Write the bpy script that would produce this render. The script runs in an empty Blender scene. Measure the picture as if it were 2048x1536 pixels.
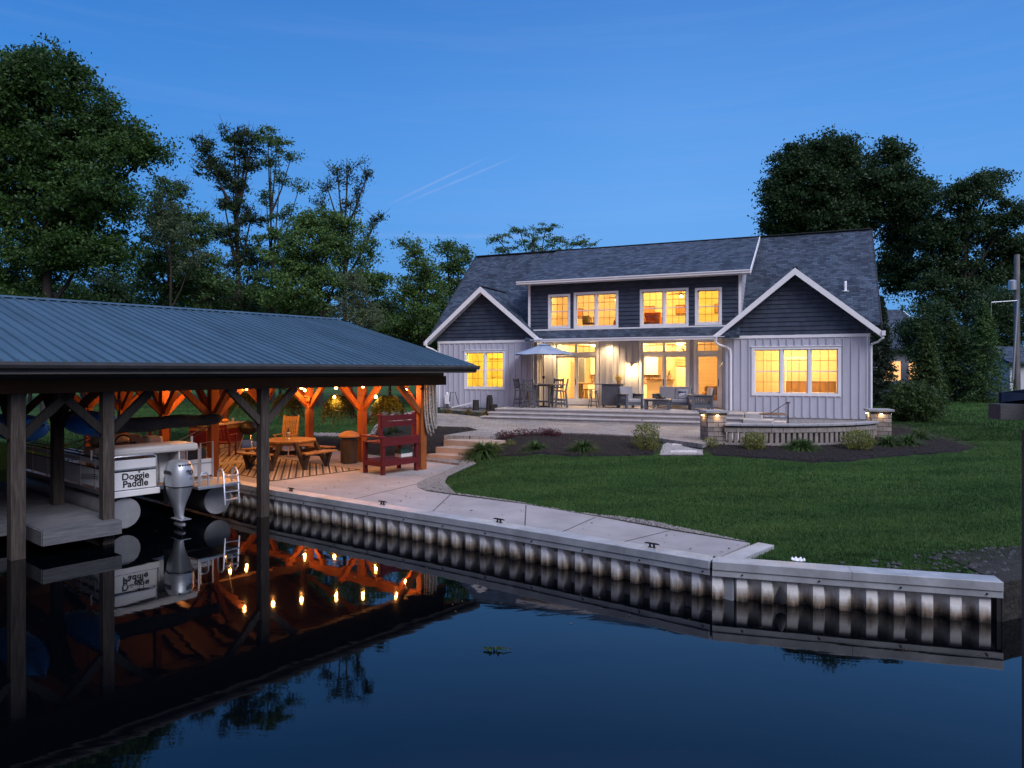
import bpy, math, random
import numpy as np
from mathutils import Vector, Matrix, Euler
from mathutils.geometry import delaunay_2d_cdt
random.seed(7); rng = np.random.default_rng(7)
SC = bpy.context.scene
COL = SC.collection
# ---------------------------------------------------------------- camera
F = 1420.0; HZ = 742.0; H = 3.2
cam_d = bpy.data.cameras.new('camera'); cam = bpy.data.objects.new('camera', cam_d); COL.objects.link(cam)
cam.location = (0, 0, H); cam.rotation_euler = (math.radians(90), 0, 0)
cam_d.sensor_width = 36; cam_d.lens = F / 2048 * 36; cam_d.shift_y = (HZ - 768) / 2048
cam_d.clip_end = 2000; cam_d.clip_start = 0.1
SC.camera = cam
# ---------------------------------------------------------------- world: dusk sky, afterglow behind the camera
SC.view_settings.view_transform = 'Standard'; SC.view_settings.look = 'None'
SC.view_settings.exposure = 0.0; SC.view_settings.gamma = 1.0
SC.cycles.use_denoising = True
SC.cycles.max_bounces = 8; SC.cycles.transparent_max_bounces = 12
SC.cycles.sample_clamp_indirect = 4.0
SC.cycles.caustics_reflective = False; SC.cycles.caustics_refractive = False
W = bpy.data.worlds.new('World'); SC.world = W; W.use_nodes = True
nt = W.node_tree; nt.nodes.clear()
class NT:
    """small node-writing helper"""
    def __init__(s, tree): s.t = tree
    def n(s, typ, **kw):
        nd = s.t.nodes.new(typ)
        for k, v in kw.items():
            if hasattr(nd, k): setattr(nd, k, v)
        return nd
    def l(s, a, b): s.t.links.new(a, b)
    def math(s, op, a, b=0.0, c=0.0, clamp=False):
        nd = s.t.nodes.new('ShaderNodeMath'); nd.operation = op; nd.use_clamp = clamp
        for i, x in enumerate((a, b, c)):
            if hasattr(x, 'is_output'): s.l(x, nd.inputs[i])
            else: nd.inputs[i].default_value = x
        return nd.outputs[0]
    def ramp(s, fac, stops, interp='LINEAR'):
        nd = s.t.nodes.new('ShaderNodeValToRGB'); cr = nd.color_ramp; cr.interpolation = interp
        while len(cr.elements) < len(stops): cr.elements.new(0.5)
        for e, (p, c) in zip(cr.elements, stops):
            e.position = p; e.color = (*c, 1) if len(c) == 3 else c
        s.l(fac, nd.inputs[0]); return nd.outputs[0]
    def mix(s, fac, a, b, mode='MIX'):
        nd = s.t.nodes.new('ShaderNodeMix'); nd.data_type = 'RGBA'; nd.blend_type = mode
        for sock, x in ((nd.inputs[0], fac), (nd.inputs[6], a), (nd.inputs[7], b)):
            if hasattr(x, 'is_output'): s.l(x, sock)
            elif isinstance(x, (tuple, list)): sock.default_value = (*x[:3], 1)
            else: sock.default_value = x
        return nd.outputs[2]
    def noise(s, vec, scale, detail=4, rough=.55, dist=0):
        nd = s.t.nodes.new('ShaderNodeTexNoise')
        if vec is not None: s.l(vec, nd.inputs['Vector'])
        nd.inputs['Scale'].default_value = scale; nd.inputs['Detail'].default_value = detail
        nd.inputs['Roughness'].default_value = rough; nd.inputs['Distortion'].default_value = dist
        return nd.outputs['Fac']
    def mapping(s, vec, loc=(0, 0, 0), rot=(0, 0, 0), sc=(1, 1, 1)):
        nd = s.t.nodes.new('ShaderNodeMapping'); s.l(vec, nd.inputs[0])
        nd.inputs[1].default_value = loc; nd.inputs[2].default_value = rot; nd.inputs[3].default_value = sc
        return nd.outputs[0]
g = NT(nt)
tc = g.n('ShaderNodeTexCoord').outputs['Generated']
sep = g.n('ShaderNodeSeparateXYZ'); g.l(tc, sep.inputs[0])
z = sep.outputs[2]; yv = sep.outputs[1]; xv = sep.outputs[0]
front = g.ramp(z, [(0.0, (.120, .320, .660)), (.10, (.145, .400, .850)), (.22, (.140, .395, .880)), (.34, (.105, .330, .810)), (.46, (.070, .250, .690)), (.62, (.22, .36, .78)), (1.0, (.66, .78, 1.25))])
back = g.ramp(z, [(0.0, (.09, .085, .11)), (.18, (.20, .19, .26)), (.42, (.42, .42, .62)), (.65, (.70, .76, 1.15)), (1.0, (.70, .82, 1.30))])
bf = g.math('MULTIPLY_ADD', yv, -1.6, 0.0, clamp=True)
lf = g.math('MULTIPLY_ADD', xv, -1.5, .25, clamp=True)
front = g.mix(g.math('MULTIPLY', lf, .75), front, g.mix(1.0, front, (.42, .72, .86), 'MULTIPLY'))
rf = g.math('MULTIPLY_ADD', xv, 1.6, -.35, clamp=True)
front = g.mix(g.math('MULTIPLY', rf, .6), front, g.mix(1.0, front, (.62, .80, .90), 'MULTIPLY'))
sky = g.mix(bf, front, back)
# thin high cloud streaks
mp = g.mapping(tc, rot=(0, math.radians(-4), 0), sc=(1.2, 1.2, 26))
cl = g.noise(mp, 2.2, 5, .6)
clf = g.math('MULTIPLY', g.math('SMOOTH_MIN', 1.0, g.math('MULTIPLY_ADD', cl, 3.2, -1.55, clamp=True), .1), .10)
sky = g.mix(clf, sky, (.30, .42, .80))
def trail(p0, p1, width, strength, sky):
    d = [Vector(((p[0] - 1024) / F, 1, -(p[1] - HZ) / F)).normalized() for p in (p0, p1)]
    n = d[0].cross(d[1]).normalized(); mid = (d[0] + d[1]).normalized(); half = d[0].angle(d[1]) / 2
    def dot(v):
        nd = g.n('ShaderNodeVectorMath', operation='DOT_PRODUCT'); g.l(tc, nd.inputs[0]); nd.inputs[1].default_value = v; return nd.outputs['Value']
    a = g.math('ABSOLUTE', dot(n)); f1 = g.math('SUBTRACT', 1.0, g.math('DIVIDE', a, width), clamp=True)
    f2 = g.math('MULTIPLY', g.math('SUBTRACT', dot(mid), math.cos(half)), 1 / (1 - math.cos(half)), clamp=True)
    w = g.noise(g.mapping(tc, sc=(40, 40, 40)), 1.5, 3)
    f = g.math('MULTIPLY', g.math('MULTIPLY', f1, f2), g.math('MULTIPLY', w, strength))
    return g.mix(f, sky, (.50, .55, .85))
sky = trail((770, 412), (985, 310), .0022, .42, sky)
sky = trail((800, 410), (1050, 306), .0022, .36, sky)
sky = trail((640, 470), (1240, 476), .005, .22, sky)
below = g.math('MULTIPLY', z, -12.0, clamp=True)
sky = g.mix(below, sky, (.015, .02, .022))
bg = g.n('ShaderNodeBackground'); g.l(sky, bg.inputs[0]); bg.inputs[1].default_value = 1.0
out = g.n('ShaderNodeOutputWorld'); g.l(bg.outputs[0], out.inputs[0])
# faint directional afterglow (no hard sun at dusk)
sd = bpy.data.lights.new('sun', 'SUN'); sd.energy = 3.0; sd.angle = math.radians(34); sd.color = (.97, .93, 1.0)
so = bpy.data.objects.new('sun', sd); COL.objects.link(so)
so.rotation_euler = Vector((-.55, .83, -.92)).to_track_quat('-Z', 'Y').to_euler()

# ---------------------------------------------------------------- coordinates
def P(px, py, z):
    Y = F * (H - z) / (py - HZ); return Vector(((px - 1024) / F * Y, Y, z))
def PD(px, py, Y):
    return Vector(((px - 1024) / F * Y, Y, H - (py - HZ) / F * Y))
PA = math.atan2(.768, .64)
PC = Vector((-2.46, 19.3, 0)); PU = Vector((math.cos(PA), math.sin(PA), 0)); PV = Vector((-math.sin(PA), math.cos(PA), 0))
def S(u, v, z=0.0):
    r = PC + PU * u + PV * v; r.z = z; return r
HA = math.radians(-23.0); HR = Vector((13.55, 26.95, 0))
HX = Vector((math.cos(HA), math.sin(HA), 0)); HY = Vector((-math.sin(HA), math.cos(HA), 0))
def HL(a, v, z=0.0):
    r = HR + HX * a + HY * v; r.z = z; return r

# ---------------------------------------------------------------- tags / linking
def tag(o, label=None, cat=None, group=None, kind=None):
    if label: o['label'] = label
    if cat: o['category'] = cat
    if group: o['group'] = group
    if kind: o['kind'] = kind
    return o
def thing(name, label, cat, loc=(0, 0, 0), rot=0.0, group=None):
    o = bpy.data.objects.new(name, None); COL.objects.link(o); o.empty_display_size = .2
    o.location = loc; o.rotation_euler = (0, 0, rot)
    return tag(o, label, cat, group)
def kids(o): return [c for c in bpy.data.objects if c.parent == o]
def dup(root, loc, rot, label, group=None, par=None):
    r = root.copy(); COL.objects.link(r)
    if par is None:
        r.location = loc; r.rotation_euler = (0, 0, rot); tag(r, label, None, group)
    for ch in root.children:
        c = ch.copy(); COL.objects.link(c); c.parent = r
        for gch in ch.children:
            d = gch.copy(); COL.objects.link(d); d.parent = c
    return r

# ---------------------------------------------------------------- mesh builder
class MB:
    def __init__(s): s.v = []; s.f = []
    def add(s, vs, fs):
        b = len(s.v); s.v += [tuple(p) for p in vs]; s.f += [tuple(i + b for i in f) for f in fs]; return s
    def box(s, x0, x1, y0, y1, z0, z1, M=None):
        vs = [Vector(p) for p in ((x0, y0, z0), (x1, y0, z0), (x1, y1, z0), (x0, y1, z0), (x0, y0, z1), (x1, y0, z1), (x1, y1, z1), (x0, y1, z1))]
        if M: vs = [M @ p for p in vs]
        return s.add(vs, [(0, 3, 2, 1), (4, 5, 6, 7), (0, 1, 5, 4), (1, 2, 6, 5), (2, 3, 7, 6), (3, 0, 4, 7)])
    def bar(s, p, q, w, h=None, up=(0, 0, 1)):
        p, q = Vector(p), Vector(q); h = h or w; d = (q - p).normalized(); up = Vector(up)
        if abs(d.dot(up)) > .98: up = Vector((0, 1, 0))
        a = d.cross(up).normalized() * w / 2; b = a.cross(d).normalized() * h / 2
        vs = [p - a - b, p + a - b, p + a + b, p - a + b, q - a - b, q + a - b, q + a + b, q - a + b]
        return s.add(vs, [(0, 3, 2, 1), (4, 5, 6, 7), (0, 1, 5, 4), (1, 2, 6, 5), (2, 3, 7, 6), (3, 0, 4, 7)])
    def tube(s, pts, r, n=8, closed=False):
        pts = [Vector(p) for p in pts]; m = len(pts); rings = []
        prev = None
        for i, p in enumerate(pts):
            if closed: d = pts[(i + 1) % m] - pts[i - 1]
            else: d = pts[min(i + 1, m - 1)] - pts[max(i - 1, 0)]
            d = d.normalized() if d.length > 1e-9 else Vector((0, 0, 1))
            if prev is None:
                up = Vector((0, 0, 1)) if abs(d.z) < .9 else Vector((1, 0, 0)); a = d.cross(up).normalized()
            else:
                a = prev - d * prev.dot(d); a = a.normalized() if a.length > 1e-6 else d.orthogonal().normalized()
            prev = a; b = d.cross(a); rr = r[i] if isinstance(r, (list, tuple)) else r
            rings.append([p + (a * math.cos(t) + b * math.sin(t)) * rr for t in [2 * math.pi * k / n for k in range(n)]])
        vs = [p for ring in rings for p in ring]; fs = []
        for i in range(m if closed else m - 1):
            j = (i + 1) % m
            for k in range(n): fs.append((i * n + k, i * n + (k + 1) % n, j * n + (k + 1) % n, j * n + k))
        if not closed: fs += [tuple(range(n - 1, -1, -1)), tuple((m - 1) * n + k for k in range(n))]
        return s.add(vs, fs)
    def lathe(s, prof, n=20, c=(0, 0, 0), ax='z', sx=1, sy=1):
        vs = []; fs = []
        for r, h in prof:
            for k in range(n):
                t = 2 * math.pi * (k + .5) / n; p = (r * math.cos(t) * sx, r * math.sin(t) * sy, h)
                if ax == 'y': p = (p[0], p[2], p[1])
                if ax == 'x': p = (p[2], p[0], p[1])
                vs.append((p[0] + c[0], p[1] + c[1], p[2] + c[2]))
        m = len(prof)
        for i in range(m - 1):
            for k in range(n): fs.append((i * n + k, i * n + (k + 1) % n, (i + 1) * n + (k + 1) % n, (i + 1) * n + k))
        fs += [tuple(range(n - 1, -1, -1)), tuple((m - 1) * n + k for k in range(n))]
        return s.add(vs, fs)
    def prism(s, poly, z0, z1):
        n = len(poly); vs = [(p[0], p[1], z0) for p in poly] + [(p[0], p[1], z1) for p in poly]
        fs = [tuple(range(n - 1, -1, -1)), tuple(range(n, 2 * n))] + [(i, (i + 1) % n, n + (i + 1) % n, n + i) for i in range(n)]
        return s.add(vs, fs)
    def slab(s, quad, t, d=(0, 0, -1)):
        q = [Vector(p) for p in quad]; o = Vector(d) * t; n = len(q)
        return s.add(q + [p + o for p in q], [tuple(range(n)), tuple(range(2 * n - 1, n - 1, -1))] + [(i, n + i, n + (i + 1) % n, (i + 1) % n) for i in range(n)])
    def build(s, name, mat, parent=None, smooth=False, bevel=0, loc=None, rot=0.0):
        me = bpy.data.meshes.new(name); me.from_pydata(s.v, [], s.f); me.update()
        if smooth: me.shade_smooth()
        me.materials.append(mat)
        o = bpy.data.objects.new(name, me); COL.objects.link(o)
        if parent: o.parent = parent
        if loc is not None: o.location = loc; o.rotation_euler = (0, 0, rot)
        if bevel:
            b = o.modifiers.new('bevel', 'BEVEL'); b.width = bevel; b.segments = 2; b.limit_method = 'ANGLE'; b.angle_limit = .6
        if smooth:
            try: me.set_sharp_from_angle(angle=math.radians(40))
            except Exception: pass
        return o
def np_mesh(name, verts, k, mat, parent=None, smooth=False):
    """verts (N*k,3): N faces of k verts each"""
    me = bpy.data.meshes.new(name); nv = len(verts); nf = nv // k
    me.vertices.add(nv); me.vertices.foreach_set('co', np.ascontiguousarray(verts, dtype=np.float32).ravel())
    me.loops.add(nv); me.loops.foreach_set('vertex_index', np.arange(nv, dtype=np.int32))
    me.polygons.add(nf); me.polygons.foreach_set('loop_start', np.arange(0, nv, k, dtype=np.int32))
    try: me.polygons.foreach_set('loop_total', np.full(nf, k, dtype=np.int32))
    except Exception: pass
    me.update(calc_edges=True); me.materials.append(mat)
    o = bpy.data.objects.new(name, me); COL.objects.link(o)
    if parent: o.parent = parent
    return o
def text_mesh(name, body, size, mat, parent, M, extrude=.004, shear=0.0, space=1.0, bold=0.0):
    cu = bpy.data.curves.new('t', 'FONT'); cu.body = body; cu.size = size; cu.extrude = extrude; cu.shear = shear
    cu.space_character = space; cu.align_x = 'CENTER'; cu.align_y = 'CENTER'; cu.offset = bold
    o = bpy.data.objects.new('t', cu); COL.objects.link(o)
    dg = bpy.context.evaluated_depsgraph_get(); me = bpy.data.meshes.new_from_object(o.evaluated_get(dg))
    bpy.data.objects.remove(o); me.transform(M); me.materials.clear(); me.materials.append(mat); me.name = name
    ob = bpy.data.objects.new(name, me); COL.objects.link(ob); ob.parent = parent
    return ob
# ---------------------------------------------------------------- materials
def newmat(name):
    m = bpy.data.materials.new(name); m.use_nodes = True; t = m.node_tree; t.nodes.clear()
    gg = NT(t); b = gg.n('ShaderNodeBsdfPrincipled'); o = gg.n('ShaderNodeOutputMaterial'); gg.l(b.outputs[0], o.inputs[0])
    return m, gg, b, o
def setc(gg, sock, c):
    if hasattr(c, 'is_output'): gg.l(c, sock)
    else: sock.default_value = (*c[:3], 1)
def bump(gg, b, h, strength=.3, dist=.01):
    n = gg.n('ShaderNodeBump'); n.inputs['Strength'].default_value = strength; n.inputs['Distance'].default_value = dist
    gg.l(h, n.inputs['Height']); gg.l(n.outputs[0], b.inputs['Normal'])
def M(name, col, rough=.6, metal=0.0, var=.18, scale=4.0, bmp=.2, bscale=60.0, stretch=(1, 1, 1), spec=.4, grime=0.0, bd=.01):
    m, gg, b, o = newmat(name); oc = gg.n('ShaderNodeTexCoord').outputs['Object']
    v = gg.mapping(oc, sc=stretch)
    n1 = gg.noise(v, scale, 5, .6)
    lo = tuple(c * (1 - var) for c in col); hi = tuple(min(1, c * (1 + var)) for c in col)
    c = gg.ramp(n1, [(.3, lo), (.7, hi)])
    if grime:
        n3 = gg.noise(oc, scale * .35, 6, .7); f = gg.math('MULTIPLY_ADD', n3, 4, -2.1, clamp=True)
        c = gg.mix(gg.math('MULTIPLY', f, grime), c, tuple(x * .35 for x in col))
    gg.l(c, b.inputs['Base Color']); b.inputs['Metallic'].default_value = metal
    b.inputs['Specular IOR Level'].default_value = spec
    n2 = gg.noise(v, bscale, 4, .6)
    gg.l(gg.math('MULTIPLY_ADD', n2, .25, rough - .12), b.inputs['Roughness'])
    if bmp: bump(gg, b, n2, bmp, bd)
    return m
def wood(name, col, axis='z', rough=.7, var=.35, plank=0):
    st = {'x': (.6, 9, 9), 'y': (9, .6, 9), 'z': (9, 9, .6)}[axis]
    m, gg, b, o = newmat(name); oc = gg.n('ShaderNodeTexCoord').outputs['Object']
    n1 = gg.noise(gg.mapping(oc, sc=st), 3.0, 6, .65, .4); n2 = gg.noise(oc, 1.3, 3)
    c = gg.ramp(n1, [(.25, tuple(x * (1 - var) for x in col)), (.55, col), (.8, tuple(min(1, x * (1 + var)) for x in col))])
    c = gg.mix(.6, c, gg.ramp(n2, [(.3, (.55, .55, .55)), (.7, (1.1, 1.1, 1.1))]), 'MULTIPLY')
    gg.l(c, b.inputs['Base Color']); b.inputs['Roughness'].default_value = rough; b.inputs['Specular IOR Level'].default_value = .25
    bump(gg, b, n1, .5, .01); return m
def brickmat(name, c1, c2, mortar, bw, bh, axes=('x', 'y'), msize=.008, rough=.85, bmp=.6, off=.5, noise=.25, bd=.01, squash=1.0):
    """brick pattern laid in the object's own axes"""
    m, gg, b, o = newmat(name); oc = gg.n('ShaderNodeTexCoord').outputs['Object']
    sp = gg.n('ShaderNodeSeparateXYZ'); gg.l(oc, sp.inputs[0]); cb = gg.n('ShaderNodeCombineXYZ')
    for i, a in enumerate(axes):
        if a == 'xy': s_ = gg.math('ADD', sp.outputs[0], gg.math('MULTIPLY', sp.outputs[1], .73))
        else: s_ = sp.outputs['xyz'.index(a)]
        gg.l(s_, cb.inputs[i])
    br = gg.n('ShaderNodeTexBrick'); gg.l(cb.outputs[0], br.inputs['Vector']); br.offset = off; br.squash = squash
    br.inputs['Color1'].default_value = (*c1, 1); br.inputs['Color2'].default_value = (*c2, 1); br.inputs['Mortar'].default_value = (*mortar, 1)
    br.inputs['Scale'].default_value = 1.0; br.inputs['Mortar Size'].default_value = msize; br.inputs['Brick Width'].default_value = bw
    br.inputs['Row Height'].default_value = bh; br.inputs['Mortar Smooth'].default_value = .2
    n1 = gg.noise(oc, 9, 6, .7); n0 = gg.noise(oc, .7, 3)
    c = gg.mix(1.0, br.outputs['Color'], gg.ramp(n1, [(.3, (1 - noise,) * 3), (.7, (1 + noise,) * 3)]), 'MULTIPLY')
    c = gg.mix(1.0, c, gg.ramp(n0, [(.3, (1 - noise * .6,) * 3), (.7, (1 + noise * .6,) * 3)]), 'MULTIPLY')
    gg.l(c, b.inputs['Base Color']); b.inputs['Roughness'].default_value = rough; b.inputs['Specular IOR Level'].default_value = .3
    h = gg.math('ADD', gg.math('MULTIPLY', br.outputs['Fac'], -1.0), gg.math('MULTIPLY', n1, .5))
    bump(gg, b, h, bmp, bd); return m
def emis(name, col, s):
    m = bpy.data.materials.new(name); m.use_nodes = True; t = m.node_tree; t.nodes.clear(); gg = NT(t)
    e = gg.n('ShaderNodeEmission'); e.inputs[0].default_value = (*col, 1); e.inputs[1].default_value = s
    o = gg.n('ShaderNodeOutputMaterial'); gg.l(e.outputs[0], o.inputs[0]); return m
def leafmat(name, col, var=.5, tr=.35, cscale=.55):
    m, gg, b, o = newmat(name); oc = gg.n('ShaderNodeTexCoord').outputs['Object']
    geo = gg.n('ShaderNodeNewGeometry'); r = geo.outputs['Random Per Island']
    n = gg.noise(oc, cscale, 3)
    f = gg.math('ADD', gg.math('MULTIPLY', r, .55), gg.math('MULTIPLY', n, .75))
    c = gg.ramp(f, [(.25, tuple(x * (1 - var) for x in col)), (.6, col), (.95, (col[0] * (1.9), col[1] * (1.55), col[2] * 1.15))])
    gg.l(c, b.inputs['Base Color']); b.inputs['Roughness'].default_value = .55; b.inputs['Specular IOR Level'].default_value = .3
    tl = gg.n('ShaderNodeBsdfTranslucent'); gg.l(c, tl.inputs[0]); mx = gg.n('ShaderNodeMixShader'); mx.inputs[0].default_value = tr
    gg.l(b.outputs[0], mx.inputs[1]); gg.l(tl.outputs[0], mx.inputs[2]); gg.l(mx.outputs[0], o.inputs[0]); return m

m_white = M('white_trim', (.74, .74, .76), .5, var=.05, bmp=.05)
m_gutter = M('white_gutter', (.72, .72, .75), .38, var=.05, bmp=.03)
m_siding = M('pale_grey_siding', (.43, .44, .51), .6, var=.06, scale=2, bmp=.12, bscale=90, stretch=(3, 3, .5))
def lapmat():
    m, gg, b, o = newmat('charcoal_shakes'); oc = gg.n('ShaderNodeTexCoord').outputs['Object']; r = gg.n('ShaderNodeNewGeometry').outputs['Random Per Island']
    n = gg.noise(gg.mapping(oc, sc=(8, 8, 1)), 8, 4); f = gg.math('ADD', gg.math('MULTIPLY', r, .7), gg.math('MULTIPLY', n, .3))
    gg.l(gg.ramp(f, [(.1, (.016, .026, .050)), (.9, (.036, .052, .088))]), b.inputs['Base Color']); b.inputs['Roughness'].default_value = .7; bump(gg, b, n, .3); return m
m_lap = lapmat()
m_shingle_x = brickmat('asphalt_shingle', (.018, .028, .048), (.060, .085, .125), (.010, .015, .024), .24, .085, ('x', 'z'), .006, .85, .8, .37, .35)
m_shingle_y = brickmat('asphalt_shingle_wing', (.018, .028, .048), (.060, .085, .125), (.012, .018, .03), .24, .085, ('y', 'z'), .006, .85, .8, .37, .35)
m_metalroof = M('painted_metal_roof', (.042, .085, .125), .45, metal=.1, var=.25, scale=.8, bmp=.05, bscale=20, spec=.5, stretch=(2.5, .3, 1))
m_fascia = M('dark_fascia', (.045, .045, .05), .6, var=.2)
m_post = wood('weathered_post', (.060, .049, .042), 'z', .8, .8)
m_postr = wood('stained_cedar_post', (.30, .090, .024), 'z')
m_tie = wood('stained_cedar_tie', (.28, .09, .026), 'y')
m_beam = wood('shaded_cedar_beam', (.085, .038, .016), 'x')  # cedar darkened in colour to stand for the shade under the eave
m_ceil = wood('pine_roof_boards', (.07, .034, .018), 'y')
m_dock = wood('weathered_dock_boards', (.12, .125, .135), 'x', .8, .5)
m_plank = wood('varnished_planks', (.34, .20, .085), 'x', .45)
m_red = wood('red_painted_wood', (.115, .013, .016), 'x', .5, .25)
m_char = M('charcoal_poly_lumber', (.075, .085, .105), .5, var=.15, bmp=.15, stretch=(1, 1, 1))
m_cush = M('grey_cushion', (.24, .245, .27), .9, var=.08, bmp=.4, bscale=120)
m_cushw = M('tan_cushion', (.42, .33, .27), .9, var=.08, bmp=.4, bscale=120)
m_umb = M('blue_grey_canvas', (.24, .31, .43), .85, var=.1, bmp=.2, bscale=120)
m_black = M('black_metal', (.018, .018, .02), .45, metal=.4, var=.2)
m_dark = M('dark_plastic', (.02, .02, .024), .5, var=.2)
m_alu = M('brushed_aluminium', (.55, .56, .58), .35, metal=.85, var=.08)
m_alud = M('weathered_pontoon', (.30, .31, .32), .5, metal=.5, var=.25, scale=2, grime=.4)
m_boat = M('white_boat_panel', (.66, .67, .68), .35, var=.04, bmp=.03, grime=.08)
m_vinyl = M('cream_vinyl', (.62, .60, .57), .5, var=.06, bmp=.1)
m_tan = M('tan_vinyl', (.30, .22, .15), .5, var=.1)
m_cover = M('black_canvas', (.012, .013, .015), .8, var=.3, scale=8, bmp=.8, bscale=9, bd=.03)
m_motor = M('silver_motor_paint', (.42, .45, .49), .38, metal=.6, var=.04, bmp=0)
m_concrete = M('broom_concrete', (.265, .25, .25), .85, var=.22, scale=.9, bmp=.25, bscale=150, grime=.30)
m_paver = brickmat('grey_pavers', (.18, .165, .16), (.27, .25, .24), (.06, .055, .05), .34, .23, ('x', 'y'), .007, .85, .4, .5, .22)
m_stepstone = M('cast_stone', (.36, .345, .34), .85, var=.15, scale=3, bmp=.8, bscale=14, grime=.1, bd=.03)
m_steptan = M('tan_step_stone', (.36, .27, .21), .85, var=.15, scale=3, bmp=.6, bscale=16, grime=.1, bd=.02)
m_block = brickmat('tumbled_stone_block', (.15, .13, .12), (.30, .26, .235), (.045, .04, .036), .33, .135, ('xy', 'z'), .008, .9, 1.0, .5, .3, .02)
m_blockp = M('stone_upright', (.22, .20, .185), .9, var=.25, scale=6, bmp=.8, bscale=25, bd=.02)
m_capst = M('stone_cap', (.25, .255, .27), .85, var=.15, scale=4, bmp=.5, bscale=30)
m_gravel = M('pebbles', (.09, .082, .078), .85, var=.6, scale=30, bmp=1.0, bscale=30, bd=.03)
m_mulch = M('dark_mulch', (.008, .0065, .0065), .95, var=.6, scale=25, bmp=1.0, bscale=35, bd=.05)
m_rope = M('worn_white_rope', (.33, .30, .27), .9, var=.65, scale=22, bmp=1, bscale=80, bd=.02)
m_cream = M('warm_interior_paint', (.72, .60, .42), .8, var=.03, bmp=0)
m_creamw = M('kitchen_white', (.75, .70, .58), .5, var=.03, bmp=0)
m_wfloor = wood('oak_floor', (.30, .19, .10), 'x', .4)
m_brown = wood('brown_furniture', (.16, .085, .04), 'z', .5)
m_orange = M('orange_throw', (.55, .16, .04), .9, var=.2)
m_tile = brickmat('mosaic_backsplash', (.06, .03, .03), (.60, .42, .28), (.4, .3, .2), .09, .07, ('x', 'z'), .004, .4, .2, .3, .3)
m_kayak = M('blue_kayak_plastic', (.04, .30, .95), .35, var=.12, scale=2, bmp=.02)
m_navy = M('navy_cloth', (.012, .025, .10), .9, var=.1)
m_terra = M('amber_pot', (.45, .20, .05), .6, var=.1)
m_glasslamp = emis('warm_bulb', (1.0, .42, .10), 38.0)
m_lampw = emis('warm_white_lamp', (1.0, .66, .30), 14.0)
m_steel = M('galvanised', (.42, .46, .52), .4, metal=.7, var=.1)
m_bark = wood('tree_bark', (.045, .038, .034), 'z', .9)
m_pole = wood('grey_utility_pole', (.22, .21, .21), 'z', .85)
m_lid = M('terracotta_lid', (.32, .19, .12), .7, var=.1)
m_vent = M('vent_white', (.75, .77, .8), .4, var=.03)
# glass
def glassmat():
    m = bpy.data.materials.new('window_glass'); m.use_nodes = True; t = m.node_tree; t.nodes.clear(); gg = NT(t)
    tr = gg.n('ShaderNodeBsdfTransparent'); tr.inputs[0].default_value = (.95, .96, .95, 1); gl = gg.n('ShaderNodeBsdfGlossy'); gl.inputs['Roughness'].default_value = .02
    fr = gg.n('ShaderNodeFresnel'); fr.inputs[0].default_value = 1.45; mx = gg.n('ShaderNodeMixShader'); gg.l(fr.outputs[0], mx.inputs[0])
    gg.l(tr.outputs[0], mx.inputs[1]); gg.l(gl.outputs[0], mx.inputs[2]); o = gg.n('ShaderNodeOutputMaterial'); gg.l(mx.outputs[0], o.inputs[0]); return m
m_glass = glassmat()
def watermat():
    m, gg, b, o = newmat('canal_water'); oc = gg.n('ShaderNodeTexCoord').outputs['Object']
    b.inputs['Base Color'].default_value = (.0006, .0012, .002, 1); b.inputs['Roughness'].default_value = .025; b.inputs['IOR'].default_value = 1.5
    n = gg.noise(gg.mapping(oc, sc=(1, 1.6, 1)), .9, 3, .5, .6); n2 = gg.noise(oc, 7, 2, .5)
    h = gg.math('ADD', n, gg.math('MULTIPLY', n2, .05)); bump(gg, b, h, .035, .05); return m
m_water = watermat()
def lawnmat():
    m, gg, b, o = newmat('mown_lawn'); oc = gg.n('ShaderNodeTexCoord').outputs['Object']
    n = gg.noise(gg.mapping(oc, rot=(0, 0, .5), sc=(.5, 1.6, 1)), .9, 5, .6, .5); n2 = gg.noise(oc, 26, 5, .75)
    f = gg.math('ADD', gg.math('MULTIPLY', n, .7), gg.math('MULTIPLY', n2, .45))
    c = gg.ramp(f, [(.3, (.006, .022, .004)), (.5, (.022, .060, .012)), (.8, (.066, .125, .030))])
    gg.l(c, b.inputs['Base Color']); b.inputs['Roughness'].default_value = .9; b.inputs['Specular IOR Level'].default_value = .1
    bump(gg, b, n2, 1.0, .04); return m
m_lawn = lawnmat()
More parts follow.
